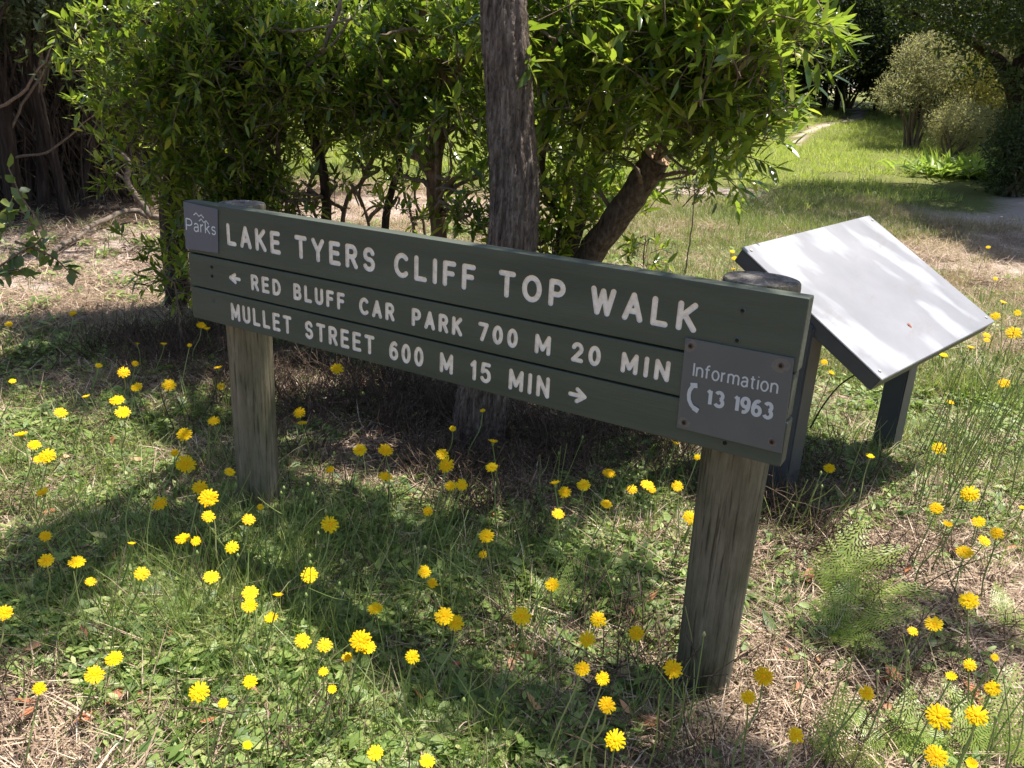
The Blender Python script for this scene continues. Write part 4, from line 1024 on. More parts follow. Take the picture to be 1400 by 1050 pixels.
# tree just outside the right edge whose crown shades the track
st_ = np.array([5.6, 9.0, 0.]); t = thing('shade_tree', 'tree beyond the right edge shading the sandy track', 'tree', tuple(st_)); g = Geo(); tube(g, curve_pts([st_ - (0, 0, .2), st_ + (-.1, .1, 2), st_ + (-.4, .2, 4.5)], 20), np.linspace(.2, .1, 20), 10, .08); link('trunk', g.mesh('trunk', M['bark_dark'], True, st_), t)
lob = []
for k_, (py, xl_) in enumerate([(345, 1330), (328, 1290), (312, 1245), (300, 1225), (289, 1205), (279, 1200), (270, 1185), (262, 1190), (255, 1200), (248, 1190), (242, 1200), (236, 1215), (231, 1230), (226, 1210), (221, 1190), (217, 1215)]):
    xl_ += 100 if py < 285 else 30; q_ = gp(xl_, py, 0); dd_ = np.linalg.norm(q_ - CAM); step_ = 1.25 * 1130 / dd_; x_ = xl_ + step_ * .5
    while x_ < 1500:
        if r.uniform() < .86:
            c = gp(x_, py, 0) + SUNV / SUNV[2] * (5.4 + r.normal(0, .3)) - st_; lob.append((*c, .72, .85, .35))
        x_ += step_
P_, A_, N_, L_, W_ = crown_cloud(60000, lob, (.13, .24), r, wl=.45); V, Q, T = leaves_np(P_, A_, N_, L_, W_); link('crown', mesh_np('crown', V, [Q, T], M['dark_leaf']), t)
g = Geo()
for l_ in lob[::2]: tube(g, curve_pts([(-.3, .15, 3.8), np.array(l_[:3]) * .5 + (0, 0, 2.3), l_[:3]], 12), np.linspace(.07, .02, 12), 6)
link('branch', g.mesh('branch', M['bark_dark']), t)

# --- paperbarks at the far left
lab = ['broad shaggy paperbark trunk at the left edge', 'second leaning paperbark from the left edge', 'thin paperbark forked low beside the fallen branch tip', 'upright brown paperbark with a sunlit flank', 'dark paperbark leaning right in front of the shade',
       'slim paperbark next to the dense shrub', 'thick paperbark partly hidden by shrub leaves', 'far thin paperbark between the two broad ones', 'bent paperbark low in the shade', 'rear paperbark against the darkness', 'paperbark sapling leaning left near the shrub', 'stout paperbark just beyond the left edge', 'very thin paperbark pole behind the forked one', 'slanting thin paperbark crossing behind the sunlit one', 'thin dark paperbark pole beside the undergrowth gap', 'rearmost leaning paperbark pole near the dense shrub', 'short crooked paperbark pole at the edge of the sand', 'thin paperbark pole just right of the broad shaggy trunk']
ptr = [(12, 285, 9.6, .115, -8, 3), (44, 280, 10.4, .075, 30, 2), (78, 282, 9.8, .062, -14, 2), (104, 262, 12, .08, -30, 2), (128, 270, 11.2, .055, 45, 1), (160, 262, 12.5, .07, -18, 2), (190, 268, 11.6, .07, 25, 2), (62, 262, 13, .07, -35, 1), (142, 256, 13.4, .06, 55, 1), (92, 252, 14, .09, 8, 1), (178, 254, 14, .06, -45, 1), (-40, 290, 9, .13, 35, 2), (70, 268, 12.3, .05, 20, 1), (120, 266, 11.8, .05, -50, 1), (150, 262, 12.8, .05, 30, 1), (205, 258, 13.6, .06, -30, 1), (98, 276, 10.4, .045, 55, 1), (28, 276, 10.8, .05, 25, 1)]
for k, ((px, py, d, rr, ln, nf), lb_) in enumerate(zip(ptr, lab)):
    b = gpos(px, d); b[2] = terrain(b[0], b[1]); r = np.random.default_rng(50 + k); rr *= .72
    t = thing('paperbark_tree', lb_, 'tree', tuple(b))
    g = Geo(); sx = ln / 1130 * d
    right = np.array([math.cos(CROT[2]), math.sin(CROT[2]), 0])
    pts = [b + (0, 0, -.3), b + right * sx * .3 + (0, 0, .5), b + right * (sx * .8 + r.normal(0, .08)) + (0, 0, 1.3), b + right * (sx * 1.6 + r.normal(0, .15)) + (0, 0, 2.4), b + right * (sx * 2.2 + r.normal(0, .3)) + (0, 0, 4.2)]
    trunk_mesh(g, pts, [rr * 1.15, rr, rr * .85, rr * .7, rr * .4], 60, 24, .07, k, .15, .2)
    C = curve_pts(pts, 30); 
    link('trunk', g.mesh('trunk', M['bark_dark'], True, b), t)
    ends = []
    for q in range(nf + 11):
        s = C[int(r.integers(6, 26))]; dirn = right * r.normal(0, .45) + np.array([0, 0, r.uniform(.8, 1.6)]) + r.normal(0, .3, 3); e = s + dirn * r.uniform(.6, 1.3)
        g = Geo(); tube(g, curve_pts([s, (s + e) / 2 + r.normal(0, .06, 3), e], 14, .02, q), np.linspace(min(rr * .3, .017), .005, 14), 6, .06); link('limb', g.mesh('limb', M['bark_dark'] if q % 2 else M['twig'], True, b), t); ends.append(e)
    lob = [(*(e - b + r.normal(0, .2, 3)), .6, .6, .3) for e in ends if e[2] > 1.6] + [(*(C[-1] - b + r.normal(0, .5, 3)), 1.3, 1.3, .6) for _ in range(5)]
    P_, A_, N_, L_, W_ = crown_cloud(8000, lob, (.05, .11), r, wl=.3); V, Q, T = leaves_np(P_, A_, N_, L_, W_); link('crown', mesh_np('crown', V, [Q, T], M['dark_leaf']), t)
for k, (px, d, s) in enumerate([(20, 16.5, 1.1), (110, 17, 1.2), (200, 16, 1.1), (-60, 15, 1.2), (160, 19, 1.3)]):
    place_bush('understorey_bush', ['dark undergrowth bush behind the broad left paperbark', 'dark undergrowth bush in the middle of the paperbarks', 'dark undergrowth bush beside the dense shrub', 'dark undergrowth bush beyond the left edge', 'tall dark undergrowth bush deepest in the shade'][k],
               BVD if k else (lambda v: globals().__setitem__('BVD', v) or v)(bush_variant(41, 1.8, 3.4, 14000, (.05, .12), M['dark_leaf'])), gpos(px, d), s, k * 1.1)
for k, (px, d) in enumerate([(255, 15.0), (330, 17.0)]):
    place_bush('understorey_bush', ['dark undergrowth bush behind the stem of the dense shrub', 'dark undergrowth bush far behind the left post'][k], BVD, gpos(px, d), .8, k * 2.1 + .5)
# soft needle foliage hanging at the top left
rn = np.random.default_rng(77); hb = at(150, -260, 7.5); base_h = np.array([hb[0], hb[1] + .4, 0])
t = thing('she_oak_tree', 'tree with soft drooping needle foliage hanging in at the top left', 'tree', tuple(base_h))
g = Geo(); tube(g, curve_pts([base_h - (0, 0, .2), base_h + (.05, 0, 1.5), base_h + (0, -.1, 3.6)], 20), np.linspace(.07, .04, 20), 9, .06)
Ps, As = [], []
for (px, py, d, s) in [(150, 10, 7.2, .5), (200, -10, 7, .45), (110, 20, 7.6, .4), (240, 10, 6.9, .3), (170, -60, 7.4, .7), (90, -30, 7.8, .5), (230, -60, 7, .5)]:
    c = at(px, py, d); tube(g, curve_pts([base_h + (0, -.1, 3.2), (base_h + (0, -.1, 3.2) + c) / 2 + (0, 0, .4), c + (0, 0, .15)], 12), np.linspace(.03, .008, 12), 6)
    n = int(2600 * s); p = c + nrm(rn.normal(size=(n, 3))) * np.array([s, s, s * .45]) * rn.uniform(0, 1, (n, 1))**.5; Ps.append(p)
    a = nrm(np.stack([rn.normal(0, .5, n), rn.normal(0, .5, n), -rn.uniform(.3, 1.2, n)], 1)); As.append(a)
Ps = np.concatenate(Ps); As = np.concatenate(As); n = len(Ps)
V, Q, T = leaves_np(Ps, As, rand_dir(n, .5, rn), rn.uniform(.1, .2, n), rn.uniform(.003, .006, n), .1)
o = link('foliage', mesh_np('foliage', V, [Q, T], M['olive_leaf']), t); o['kind'] = 'stuff'
link('trunk', g.mesh('trunk', M['bark_dark'], True, base_h), t)

# ------------------------------------------------------------------ fallen branch and gum sapling at the left
q = [gp(-40, 395), gp(30, 372) + (0, 0, .02), gp(75, 352) + (0, 0, .05), gp(120, 325) + (0, 0, .07), gp(172, 306) + (0, 0, .12), gp(215, 312) + (0, 0, .1), gp(245, 322) + (0, 0, .03)]
b0 = gp(172, 306); t = thing('fallen_branch', 'bleached fallen branch lying on the sand left of the sign', 'branch', tuple(b0))
g = Geo(); tube(g, curve_pts(q, 50, .012, 3), np.linspace(.014, .03, 50), 10, .08); link('limb', g.mesh('limb', M['deadwood'], True, b0), t)
p0 = q[4]; right = np.array([math.cos(CROT[2]), math.sin(CROT[2]), 0])
up = [q[5] - right * .05, q[5] - right * .12 + (0, 0, .13), q[5] - right * .24 + (0, 0, .33), q[5] - right * .21 + (0, 0, .5), q[5] - right * .27 + (0, 0, .6)]
g = Geo(); tube(g, curve_pts(up, 24, .006, 5), np.linspace(.034, .022, 24), 8, .08); tube(g, curve_pts([up[2], up[2] - right * .12 + (0, 0, .09), up[2] - right * .22 + (0, 0, .11)], 8), np.linspace(.014, .006, 8), 6)
o = link('snag', g.mesh('snag', M['deadwood'], True, b0), t); o['label'] = 'upright broken fork'
# eucalypt sapling
eb = gp(-60, 520); t = thing('gum_sapling', 'gum sapling twigs with round pale leaves at the left edge', 'sapling', tuple(eb)); g = Geo()
De = 4.6; LS = []
brs = [[at(-60, 430, De), at(-20, 380, De), at(20, 350, De), at(60, 320, De - .1), at(30, 270, De - .1), at(12, 230, De - .1)], [at(-60, 420, De), at(-10, 320, De), at(30, 290, De), at(62, 345, De)],
       [at(-40, 400, De), at(10, 370, De), at(40, 372, De)], [at(-50, 330, De), at(0, 300, De), at(22, 262, De)], [at(20, 330, De), at(70, 350, De), at(95, 372, De)]]
rl = np.random.default_rng(8)
for k, p in enumerate([[eb, (eb + brs[0][0]) / 2, brs[0][0]]] + brs):
    C = curve_pts(p, 20); tube(g, C, np.linspace(.007, .0025, 20) if k else np.linspace(.012, .008, 20), 6)
    if k == 0: continue
    for i in range(2, 20):
        for s in range(1 if k < 5 else 1):
            LS.append((C[i], nrm(rl.normal(size=3) + np.array([0, 0, -.3])), rl.uniform(.05, .085)))
link('stem', g.mesh('stem', M['twig'], True, eb), t)
S = dict(P=np.array([l[0] for l in LS]), A=np.array([l[1] for l in LS]), N=rand_dir(len(LS), .6, rl), L=np.array([l[2] for l in LS])); S['W'] = S['L'] * .62
M['round_leaf'] = leaf_mat('round_gum_leaf', [(0, (.08, .13, .06)), (.6, (.14, .2, .09)), (.9, (.25, .28, .08)), (1, (.4, .36, .08))], rough=.45)
put_leaves(t, S, M['round_leaf'], .62, 300, eb)

# ------------------------------------------------------------------ ground cover templates, scattered by geometry nodes
def ribbon(n, base, az, elev, L, W, droop, seg=3, r=rng):
    """grass like blades: base (n,3)"""
    d = np.stack([np.cos(az) * np.cos(elev), np.sin(az) * np.cos(elev), np.sin(elev)], 1)
    s = np.stack([-np.sin(az + r.normal(0, .5, n)), np.cos(az), np.zeros(n)], 1); s = nrm(s)
    rows = []
    for k in range(seg + 1):
        f = k / seg; c = base + d * (L * f)[:, None] + np.array([0, 0, -1.]) * (droop * L * f**2)[:, None]
        w = (W * (1 - f**1.8) * .5 + .0001)[:, None]
        rows += [c - s * w, c + s * w]
    V = np.stack(rows, 1); m = 2 * (seg + 1); o = (np.arange(n) * m)[:, None]; q = [o + np.array([[2 * k, 2 * k + 1, 2 * k + 3, 2 * k + 2]]) for k in range(seg)]
    return V.reshape(-1, 3), np.concatenate(q)
def T_grass(seed, n, hmin, hmax, rad, w, lean=(.6, 1.45), droop=(.1, .5)):
    r = np.random.default_rng(seed); a = r.uniform(0, 6.28, n); q = rad * np.sqrt(r.uniform(0, 1, n))
    b = np.stack([q * np.cos(a), q * np.sin(a), np.full(n, -.01)], 1)
    return ribbon(n, b, a + r.normal(0, .8, n), r.uniform(*lean, n), r.uniform(hmin, hmax, n), w * r.uniform(.6, 1.3, n), r.uniform(*droop, n), 3, r)
def T_straw(seed, n, rad, L=(.03, .12), w=.0022):
    r = np.random.default_rng(seed); a = r.uniform(0, 6.28, n); q = rad * np.sqrt(r.uniform(0, 1, n))
    b = np.stack([q * np.cos(a), q * np.sin(a), r.uniform(.0, .02, n)], 1)
    return ribbon(n, b, r.uniform(0, 6.28, n), np.abs(r.normal(0, .22, n)), r.uniform(*L, n), w * r.uniform(.5, 1.8, n), r.uniform(0, .3, n), 2, r)
def T_weed(seed, n, rad, L=(.014, .04), wl=.42, h=.06):
    r = np.random.default_rng(seed); a = r.uniform(0, 6.28, n); q = rad * np.sqrt(r.uniform(0, 1, n))
    P = np.stack([q * np.cos(a), q * np.sin(a), r.uniform(.003, h, n) * (1 - .6 * q / rad)], 1); az = r.uniform(0, 6.28, n)
    A = np.stack([np.cos(az), np.sin(az), r.uniform(-.1, .8, n)], 1); l = r.uniform(*L, n); V, Q, T = leaves_np(P, A, rand_dir(n, 2.2, r), l, l * wl * r.uniform(.7, 1.2, n), .2)
    return V, Q, T
def T_rosette(seed, n, L=(.05, .11), wl=.26):
    r = np.random.default_rng(seed); az = np.arange(n) * 2.4 + r.normal(0, .2, n); P = np.stack([.006 * np.cos(az), .006 * np.sin(az), np.full(n, .004)], 1)
    A = np.stack([np.cos(az), np.sin(az), r.uniform(.1, .7, n)], 1); l = r.uniform(*L, n); return leaves_np(P, A, np.tile([0, 0, 1.], (n, 1)), l, l * wl, .3)
def T_chips(seed, n, rad):
    r = np.random.default_rng(seed); a = r.uniform(0, 6.28, n); q = rad * np.sqrt(r.uniform(0, 1, n)); P = np.stack([q * np.cos(a), q * np.sin(a), r.uniform(.002, .015, n)], 1)
    az = r.uniform(0, 6.28, n); A = np.stack([np.cos(az), np.sin(az), r.normal(0, .15, n)], 1); l = r.uniform(.012, .05, n); return leaves_np(P, A, rand_dir(n, 2., r), l, l * r.uniform(.08, .4, n), .12)
def feather(seed, n):
    """small fern like weed with divided leaves"""
    r = np.random.default_rng(seed); Ps, As, Ns, Ls = [], [], [], []
    for k in range(n):
        a = r.uniform(0, 6.28); d = nrm(np.array([math.cos(a), math.sin(a), r.uniform(.3, 1.2)])); L = r.uniform(.05, .1); s = nrm(np.cross(d, [0, 0, 1.])); N = np.cross(s, d)
        for i in range(9):
            f = .15 + .85 * i / 8; p = d * L * f + np.array([0, 0, -.25 * L * f * f])
            for sd in (-1, 1): Ps.append(p); As.append(nrm(s * sd + d * .6)); Ns.append(N); Ls.append(.022 * (1.1 - f) + .004)
    l = np.array(Ls); return leaves_np(np.array(Ps), np.array(As), np.array(Ns), l, l * .32, .1)
def template(name, builders, mat):
    c = bpy.data.collections.new(name)
    for i, b in enumerate(builders):
        F = list(b[1:]); me = mesh_np(name, b[0], F, mat); o = bpy.data.objects.new('%s_%02d' % (name, i), me); c.objects.link(o)
    return c
def scatter(name, label, pts, coll, nvar, sc, tilt=.12, seed=0, cat=None):
    r = np.random.default_rng(seed); n = len(pts)
    me = bpy.data.meshes.new(name); me.vertices.add(n); me.vertices.foreach_set('co', pts.astype(np.float32).ravel())
    a = me.attributes.new('rot', 'FLOAT_VECTOR', 'POINT'); a.data.foreach_set('vector', np.stack([r.normal(0, tilt, n), r.normal(0, tilt, n), r.uniform(0, 6.28, n)], 1).astype(np.float32).ravel())
    a = me.attributes.new('scl', 'FLOAT', 'POINT'); a.data.foreach_set('value', np.asarray(sc, np.float32))
    a = me.attributes.new('idx', 'INT', 'POINT'); a.data.foreach_set('value', r.integers(0, nvar, n).astype(np.int32))
    o = link(name, me); ng = bpy.data.node_groups.new(name, 'GeometryNodeTree')
    ng.interface.new_socket('Geometry', in_out='INPUT', socket_type='NodeSocketGeometry'); ng.interface.new_socket('Geometry', in_out='OUTPUT', socket_type='NodeSocketGeometry')
    N = ng.nodes; L = ng.links; gi = N.new('NodeGroupInput'); go = N.new('NodeGroupOutput'); ip_ = N.new('GeometryNodeInstanceOnPoints'); ci = N.new('GeometryNodeCollectionInfo')
    ci.inputs['Collection'].default_value = coll; ci.inputs['Separate Children'].default_value = True; ci.inputs['Reset Children'].default_value = True
    def na(nm, tp):
        q = N.new('GeometryNodeInputNamedAttribute'); q.data_type = tp; q.inputs['Name'].default_value = nm; return q.outputs['Attribute']
    er = N.new('FunctionNodeEulerToRotation'); L.new(na('rot', 'FLOAT_VECTOR'), er.inputs[0])
    L.new(gi.outputs[0], ip_.inputs['Points']); L.new(ci.outputs[0], ip_.inputs['Instance']); ip_.inputs['Pick Instance'].default_value = True
    L.new(na('idx', 'INT'), ip_.inputs['Instance Index']); L.new(er.outputs[0], ip_.inputs['Rotation']); L.new(na('scl', 'FLOAT'), ip_.inputs['Scale'])
    L.new(ip_.outputs[0], go.inputs[0]); md = o.modifiers.new('scatter', 'NODES'); md.node_group = ng
    o['kind'] = 'stuff'; o['label'] = label
    if cat: o['category'] = cat
    return o
def sample(n, d0, d1, power=1.0, margin=180, seed=0, dens=None):
    """ground points in the part of the place the photograph looks at, plus a margin"""
    r = np.random.default_rng(seed); out = []; got = 0
    while got < n:
        m = 40000; d = d0 + (d1 - d0) * r.uniform(0, 1, m)**power
        px = r.uniform(-margin, 1400 + margin, m); a = np.arctan2(1, 0) 
        dirs = (R3 @ np.stack([(px - 700) / 1130, np.full(m, .15), -np.ones(m)]))
        h = np.hypot(dirs[0], dirs[1]); x = CAM[0] + dirs[0] / h * d; y = CAM[1] + dirs[1] / h * d
        z = terrain(x, y); P = project(np.stack([x, y, z], 1)); ok = (P[:, 1] < 1050 + margin) & (P[:, 2] > .1)
        if dens is not None: ok &= r.uniform(0, 1, m) < dens(x, y)
        ok &= ~((np.hypot(x - .115, y - PT - .07) < RP) | (np.hypot(x - 1.67, y - PT - .08) < RP))
        q = np.stack([x, y, z], 1)[ok]; out.append(q); got += len(q)
    return np.concatenate(out)[:n]
def patchy(x, y, s=3.0, o=0.):
    return .5 + .5 * np.sin(s * x + 1.3 * np.sin(s * .7 * y + o)) * np.cos(s * 1.1 * y + 1.1 * np.sin(s * .8 * x + o))
gz = lambda x, y: zone_fn(x, y)
C_grass = template('grass_tuft', [T_grass(100 + k, 26, .03, .11, .03, .0028) for k in range(6)], M['grass'])
C_wiry = template('wiry_tuft', [T_grass(110 + k, 22, .10, .26, .03, .0022, (.8, 1.5), (.05, .4)) for k in range(5)], M['grass'])
C_mead = template('meadow_tuft', [T_grass(120 + k, 40, .06, .2, .14, .007) for k in range(5)], M['meadow'])
C_dry = template('dry_tuft', [T_grass(130 + k, 24, .04, .16, .05, .0022, (.4, 1.4), (.1, .6)) for k in range(5)], M['drygrass'])
C_straw = template('straw_litter', [T_straw(140 + k, 60, .09) for k in range(6)], M['straw'])
C_weed = template('weed_patch', [T_weed(150 + k, 34, .06) for k in range(6)], M['weed'])
C_ros = template('rosette', [T_rosette(160 + k, 11) for k in range(5)], M['weed'])
C_chip = template('bark_chips', [T_chips(170 + k, 40, .10) for k in range(5)], M['debris'])
def T_twigs(seed, n, rad, rise=.07, out=.09):
    r = np.random.default_rng(seed); g = Geo()
    for k in range(n):
        a = r.uniform(0, 6.28); q = rad * math.sqrt(r.uniform()); b = np.array([q * math.cos(a), q * math.sin(a), 0.]); e = b + np.array([r.normal(0, out), r.normal(0, out), abs(r.normal(rise, .06))]); m = (b + e) / 2 + r.normal(0, .015, 3)
        tube(g, curve_pts([b, m, e], 6), np.linspace(.0022, .0009, 6), 4, cap=False)
        for q2 in range(2):
            s0 = m + (e - m) * r.uniform(0, .8); e2 = s0 + r.normal(0, .03, 3) + (0, 0, .015); tube(g, [s0, (s0 + e2) / 2 + (0, 0, .004), e2], [.0013, .001, .0007], 3, cap=False)
    V = np.concatenate(g.V); return (V, *[np.concatenate(f) for f in g.F.values()])
C_twig = template('twig_tangle', [T_twigs(190 + k, 16, .10) for k in range(5)], M['scrub'])
C_pole = template('dead_branch_tangle', [T_twigs(290 + k, 9, .12, .30, .07) for k in range(5)], M['scrub'])
C_tall = template('tall_grass', [T_grass(195 + k, 13, .14, .36, .04, .0034, (.75, 1.5), (.15, .75)) for k in range(6)], M['tall'])
C_fea = template('feather_weed', [feather(180 + k, 9) for k in range(4)], M['weed'])
def sc_(n, a, b, s=0): return np.random.default_rng(s).uniform(a, b, n)
def dG(p=1.5, lo=.03):
    return lambda x, y: np.clip(gz(x, y)[0]**p * (.25 + 1.1 * patchy(x, y, 4.2)) + lo, 0, 1)
def dLit(x, y):
    G, S, D = gz(x, y); return np.clip(1.15 - .8 * G - .6 * S - .55 * D, .12, 1)
n = 3600; p = sample(n, 1.0, 5.0, .8, 120, 1, dG(1.4)); scatter('grass', 'short green grass blades among the flowers near the sign', p, C_grass, 6, sc_(n, .6, 1.5, 1), .2, 1)
n = 620; p = sample(n, 1.2, 4.2, .8, 120, 2, lambda x, y: np.clip(gz(x, y)[0]**2.2 * patchy(x, y, 3.1, 1.), 0, 1)); scatter('wiry_grass', 'taller wiry green grass around the left post', p, C_wiry, 5, sc_(n, .6, 1.15, 2), .2, 2)
n = 7000; p = sample(n, .95, 5.5, .8, 120, 3, dG(1.8, .02)); scatter('weed_cover', 'low leafy green weeds covering the ground', p, C_weed, 6, sc_(n, .5, 1.35, 3), .15, 3)
n = 650; p = sample(n, 1.0, 4.5, .8, 120, 4, dG(1.2)); scatter('rosette_leaves', 'flat leaf rosettes of the yellow flowers', p, C_ros, 5, sc_(n, .6, 1.3, 4), .15, 4)
n = 500; p = sample(n, 1.0, 4.0, .8, 120, 5, dG(1.0)); scatter('feathery_weeds', 'feathery divided weed leaves among the grass', p, C_fea, 4, sc_(n, .6, 1.3, 5), .15, 5)
n = 9000; p = sample(n, .95, 6.0, .8, 120, 6, dLit); scatter('straw_litter', 'dry straw and needle litter on the ground', p, C_straw, 6, sc_(n, .6, 1.4, 6), .12, 6)
n = 7500; p = sample(n, .95, 9.0, .8, 120, 7, lambda x, y: np.clip(dLit(x, y) * .7 + gz(x, y)[2], 0, 1)); scatter('bark_litter', 'brown bark chips and leaf litter on the ground', p, C_chip, 5, sc_(n, .5, 1.2, 7), .12, 7)
n = 1500; p = sample(n, 1.0, 6.0, .8, 120, 8, dLit); scatter('dry_grass', 'dry pale grass tufts near the sign', p, C_dry, 5, sc_(n, .4, 1.0, 8), .2, 8)
def near_px(lst):
    Q = [(*gp(px, py, 0)[:2], r) for px, py, r in lst]
    def f(x, y):
        v = np.zeros(np.shape(x))
        for a, b, r in Q: v = v + np.exp(-((x - a)**2 + (y - b)**2) / r**2)
        return np.clip(v, 0, 1)
    return f
n = 620; p = sample(n, 1.2, 5.5, .8, 120, 21, near_px([(340, 740, .28), (430, 760, .28), (540, 730, .28), (640, 760, .25), (300, 820, .15), (400, 860, .15), (520, 880, .12), (760, 800, .12), (860, 720, .16), (330, 640, .2), (1010, 640, .2), (1060, 720, .12), (650, 1000, .08), (880, 970, .09), (960, 1000, .07), (1330, 620, .35), (1380, 720, .2), (1190, 600, .2), (90, 700, .25), (180, 600, .3), (1340, 1010, .09)]))
scatter('tall_grass', 'tall tangled green grass round the posts and under the sign', p, C_tall, 6, sc_(n, .5, 1.05, 21), .25, 21)
n = 800; p = sample(n, 1.2, 6.5, .8, 120, 22, (lambda f_: lambda x, y: f_(x, y) * np.clip(1.6 * patchy(x, y, 7.5, .4) - .25, 0, 1))(near_px([(650, 585, .25), (640, 560, .4), (480, 560, .3), (780, 620, .3), (700, 650, .2), (380, 520, .3), (860, 600, .25), (1060, 680, .25), (1130, 720, .2), (880, 900, .12), (250, 470, .4), (800, 370, .5), (600, 400, .6)])))
scatter('dark_twigs', 'dark dead twigs and scrub on the shaded ground under the sign', p, C_twig, 5, sc_(n, .5, 1.3, 22), .3, 22)
n = 190; p = sample(n, 10.8, 15.5, 1.0, 200, 24, lambda x, y: (project(np.stack([x, y, 0 * x], 1))[:, 0] < 240) * 1.0)
scatter('dead_scrub', 'tangle of dead grey branches among the paperbark trunks', p, C_pole, 5, sc_(n, 3.5, 7.5, 24), .2, 24)
n = 260; p = sample(n, 1.3, 5.0, .8, 120, 25, near_px([(480, 560, .15), (430, 590, .12), (620, 620, .12), (740, 600, .12), (880, 620, .15), (560, 560, .1), (350, 560, .12), (520, 680, .12), (700, 700, .12)])); scatter('low_weeds', 'small leafy weeds in the litter under the sign', p, C_weed, 6, sc_(n, .6, 1.3, 25), .2, 25)
n = 420; p = sample(n, 1.0, 4.0, .8, 120, 23, lambda x, y: .4 + 0 * x); scatter('loose_twigs', 'thin twigs lying scattered through the grass', p, C_twig, 5, sc_(n, .4, .9, 23), .5, 23)
# middle distance
n = 7000; p = sample(n, 4.6, 15, 1.0, 120, 9, lambda x, y: np.clip((gz(x, y)[0] - .08) * (.3 + .9 * patchy(x, y, 1.6)) - .6 * gz(x, y)[1], .004, 1)); scatter('midfield_grass', 'rough green grass of the middle ground', p, C_grass, 6, sc_(n, 1.2, 2.6, 9), .15, 9)
n = 9000; p = sample(n, 4.6, 15, 1.0, 120, 10, lambda x, y: np.clip(.7 - gz(x, y)[1] * .68 - gz(x, y)[2] * .6, .01, 1) * (.2 + .8 * patchy(x, y, 1.1, 2.))); scatter('midfield_dry_grass', 'straw coloured dry grass of the middle ground', p, C_dry, 5, sc_(n, .8, 1.9, 10), .15, 10)
n = 1800; p = sample(n, 4.6, 9, 1.0, 120, 11, dG(1.5)); scatter('midfield_weeds', 'low weeds of the middle ground', p, C_weed, 6, sc_(n, .9, 1.7, 11), .1, 11)
n = 3500; p = sample(n, 5, 13, 1.0, 120, 15, lambda x, y: np.clip(dLit(x, y), .1, 1)); scatter('midfield_litter', 'sticks and straw litter on the sandy middle ground', p, C_straw, 6, sc_(n, 1.0, 2.2, 15), .08, 15)
n = 16000; p = sample(n, 12.5, 44, 1.0, 120, 12, lambda x, y: np.clip((gz(x, y)[0] - .25) * 1.5 - gz(x, y)[1], 0, 1)); scatter('meadow_grass', 'bright green grass of the clearing', p, C_mead, 5, sc_(n, .7, 1.7, 12), .1, 12)

# ------------------------------------------------------------------ single dry leaves, sticks and stones on the ground
dl = []
for k in range(3):
    r = np.random.default_rng(200 + k); V, Q, T = leaves_np(np.zeros((1, 3)), np.array([[0, 1., 0]]), np.array([[0, 0, 1.]]), np.ones(1), np.array([.34 + .08 * k]), [.25, -.2, .4][k]); dl.append(mesh_np('fallen_leaf', V, [Q, T], M['dryleaf']))
rd = np.random.default_rng(31)
spots_l = [(190, 965, 24), (148, 988, 26), (105, 1012, 22), (262, 990, 16), (300, 1005, 14), (236, 1022, 18), (22, 980, 24), (50, 990, 18), (160, 775, 14), (196, 762, 16), (198, 645, 12), (155, 612, 12),
           (697, 920, 18), (734, 915, 20), (695, 907, 14), (650, 1010, 16), (741, 1000, 22), (496, 950, 16), (480, 930, 12), (612, 930, 14), (1110, 920, 16), (1068, 905, 14), (1205, 930, 20), (1218, 950, 16), (1090, 955, 12), (1200, 985, 14),
           (905, 1010, 26), (855, 845, 14), (880, 843, 16), (672, 720, 12), (760, 640, 14), (715, 585, 16), (790, 905, 18), (835, 780, 14), (1100, 815, 20), (1380, 750, 26), (1395, 765, 18), (1290, 770, 14), (545, 640, 12), (400, 700, 12), (120, 900, 16), (1310, 950, 24), (1330, 925, 20), (860, 1000, 16), (60, 905, 18), (240, 880, 12), (700, 650, 12), (640, 600, 10), (870, 720, 12), (1240, 790, 14), (480, 560, 14), (520, 600, 12), (600, 580, 13), (560, 690, 12), (690, 600, 12), (730, 640, 14), (820, 610, 13), (440, 620, 12), (780, 740, 12), (500, 530, 12), (850, 650, 12), (640, 660, 12), (400, 590, 13), (100, 640, 12), (60, 720, 13), (340, 960, 16), (450, 1010, 18), (580, 980, 16), (790, 1020, 18), (960, 1030, 18)]
for k, (px, py, s) in enumerate(spots_l):
    p = gp(px, py); d = np.linalg.norm(p - CAM); L = s * d / 1130 * 1.5
    o = link('fallen_leaf', dl[k % 3], ground, p + (0, 0, .05), (rd.normal(0, .35), rd.normal(0, .35), rd.uniform(0, 6.28)), L)
def stick(label, pts, r0, r1, mat='deadwood'):
    g = Geo(); b = np.array(pts[0]); C = curve_pts(pts, 18, .003, len(pts)); tube(g, C, np.linspace(r0, r1, 18), 7, .07)
    o = link('stick', g.mesh('stick', M[mat], True, b), None, tuple(b)); tag(o, label, 'stick', 'sticks lying among the grass')
zz = np.array([0, 0, .02])
stick('curved brown stick lying in front of the right post', [gp(790, 922) + zz, gp(830, 925) + zz * 1.5, gp(865, 915) + zz * 2, gp(882, 918) + zz], .009, .007, 'twig')
stick('long grey stick crossing the grass below the middle of the sign', [gp(455, 875) + zz * 2, gp(500, 862) + zz * 2, gp(560, 850) + zz, gp(590, 846) + zz], .006, .005)
stick('pale bleached stick right of the right post', [gp(1045, 790) + zz, gp(1075, 797) + zz * 1.5, gp(1100, 803) + zz], .006, .006)
stick('dark stick lying behind the bright weeds at the lower left', [gp(75, 768) + zz, gp(120, 763) + zz * 2, gp(150, 762) + zz], .005, .004, 'twig')
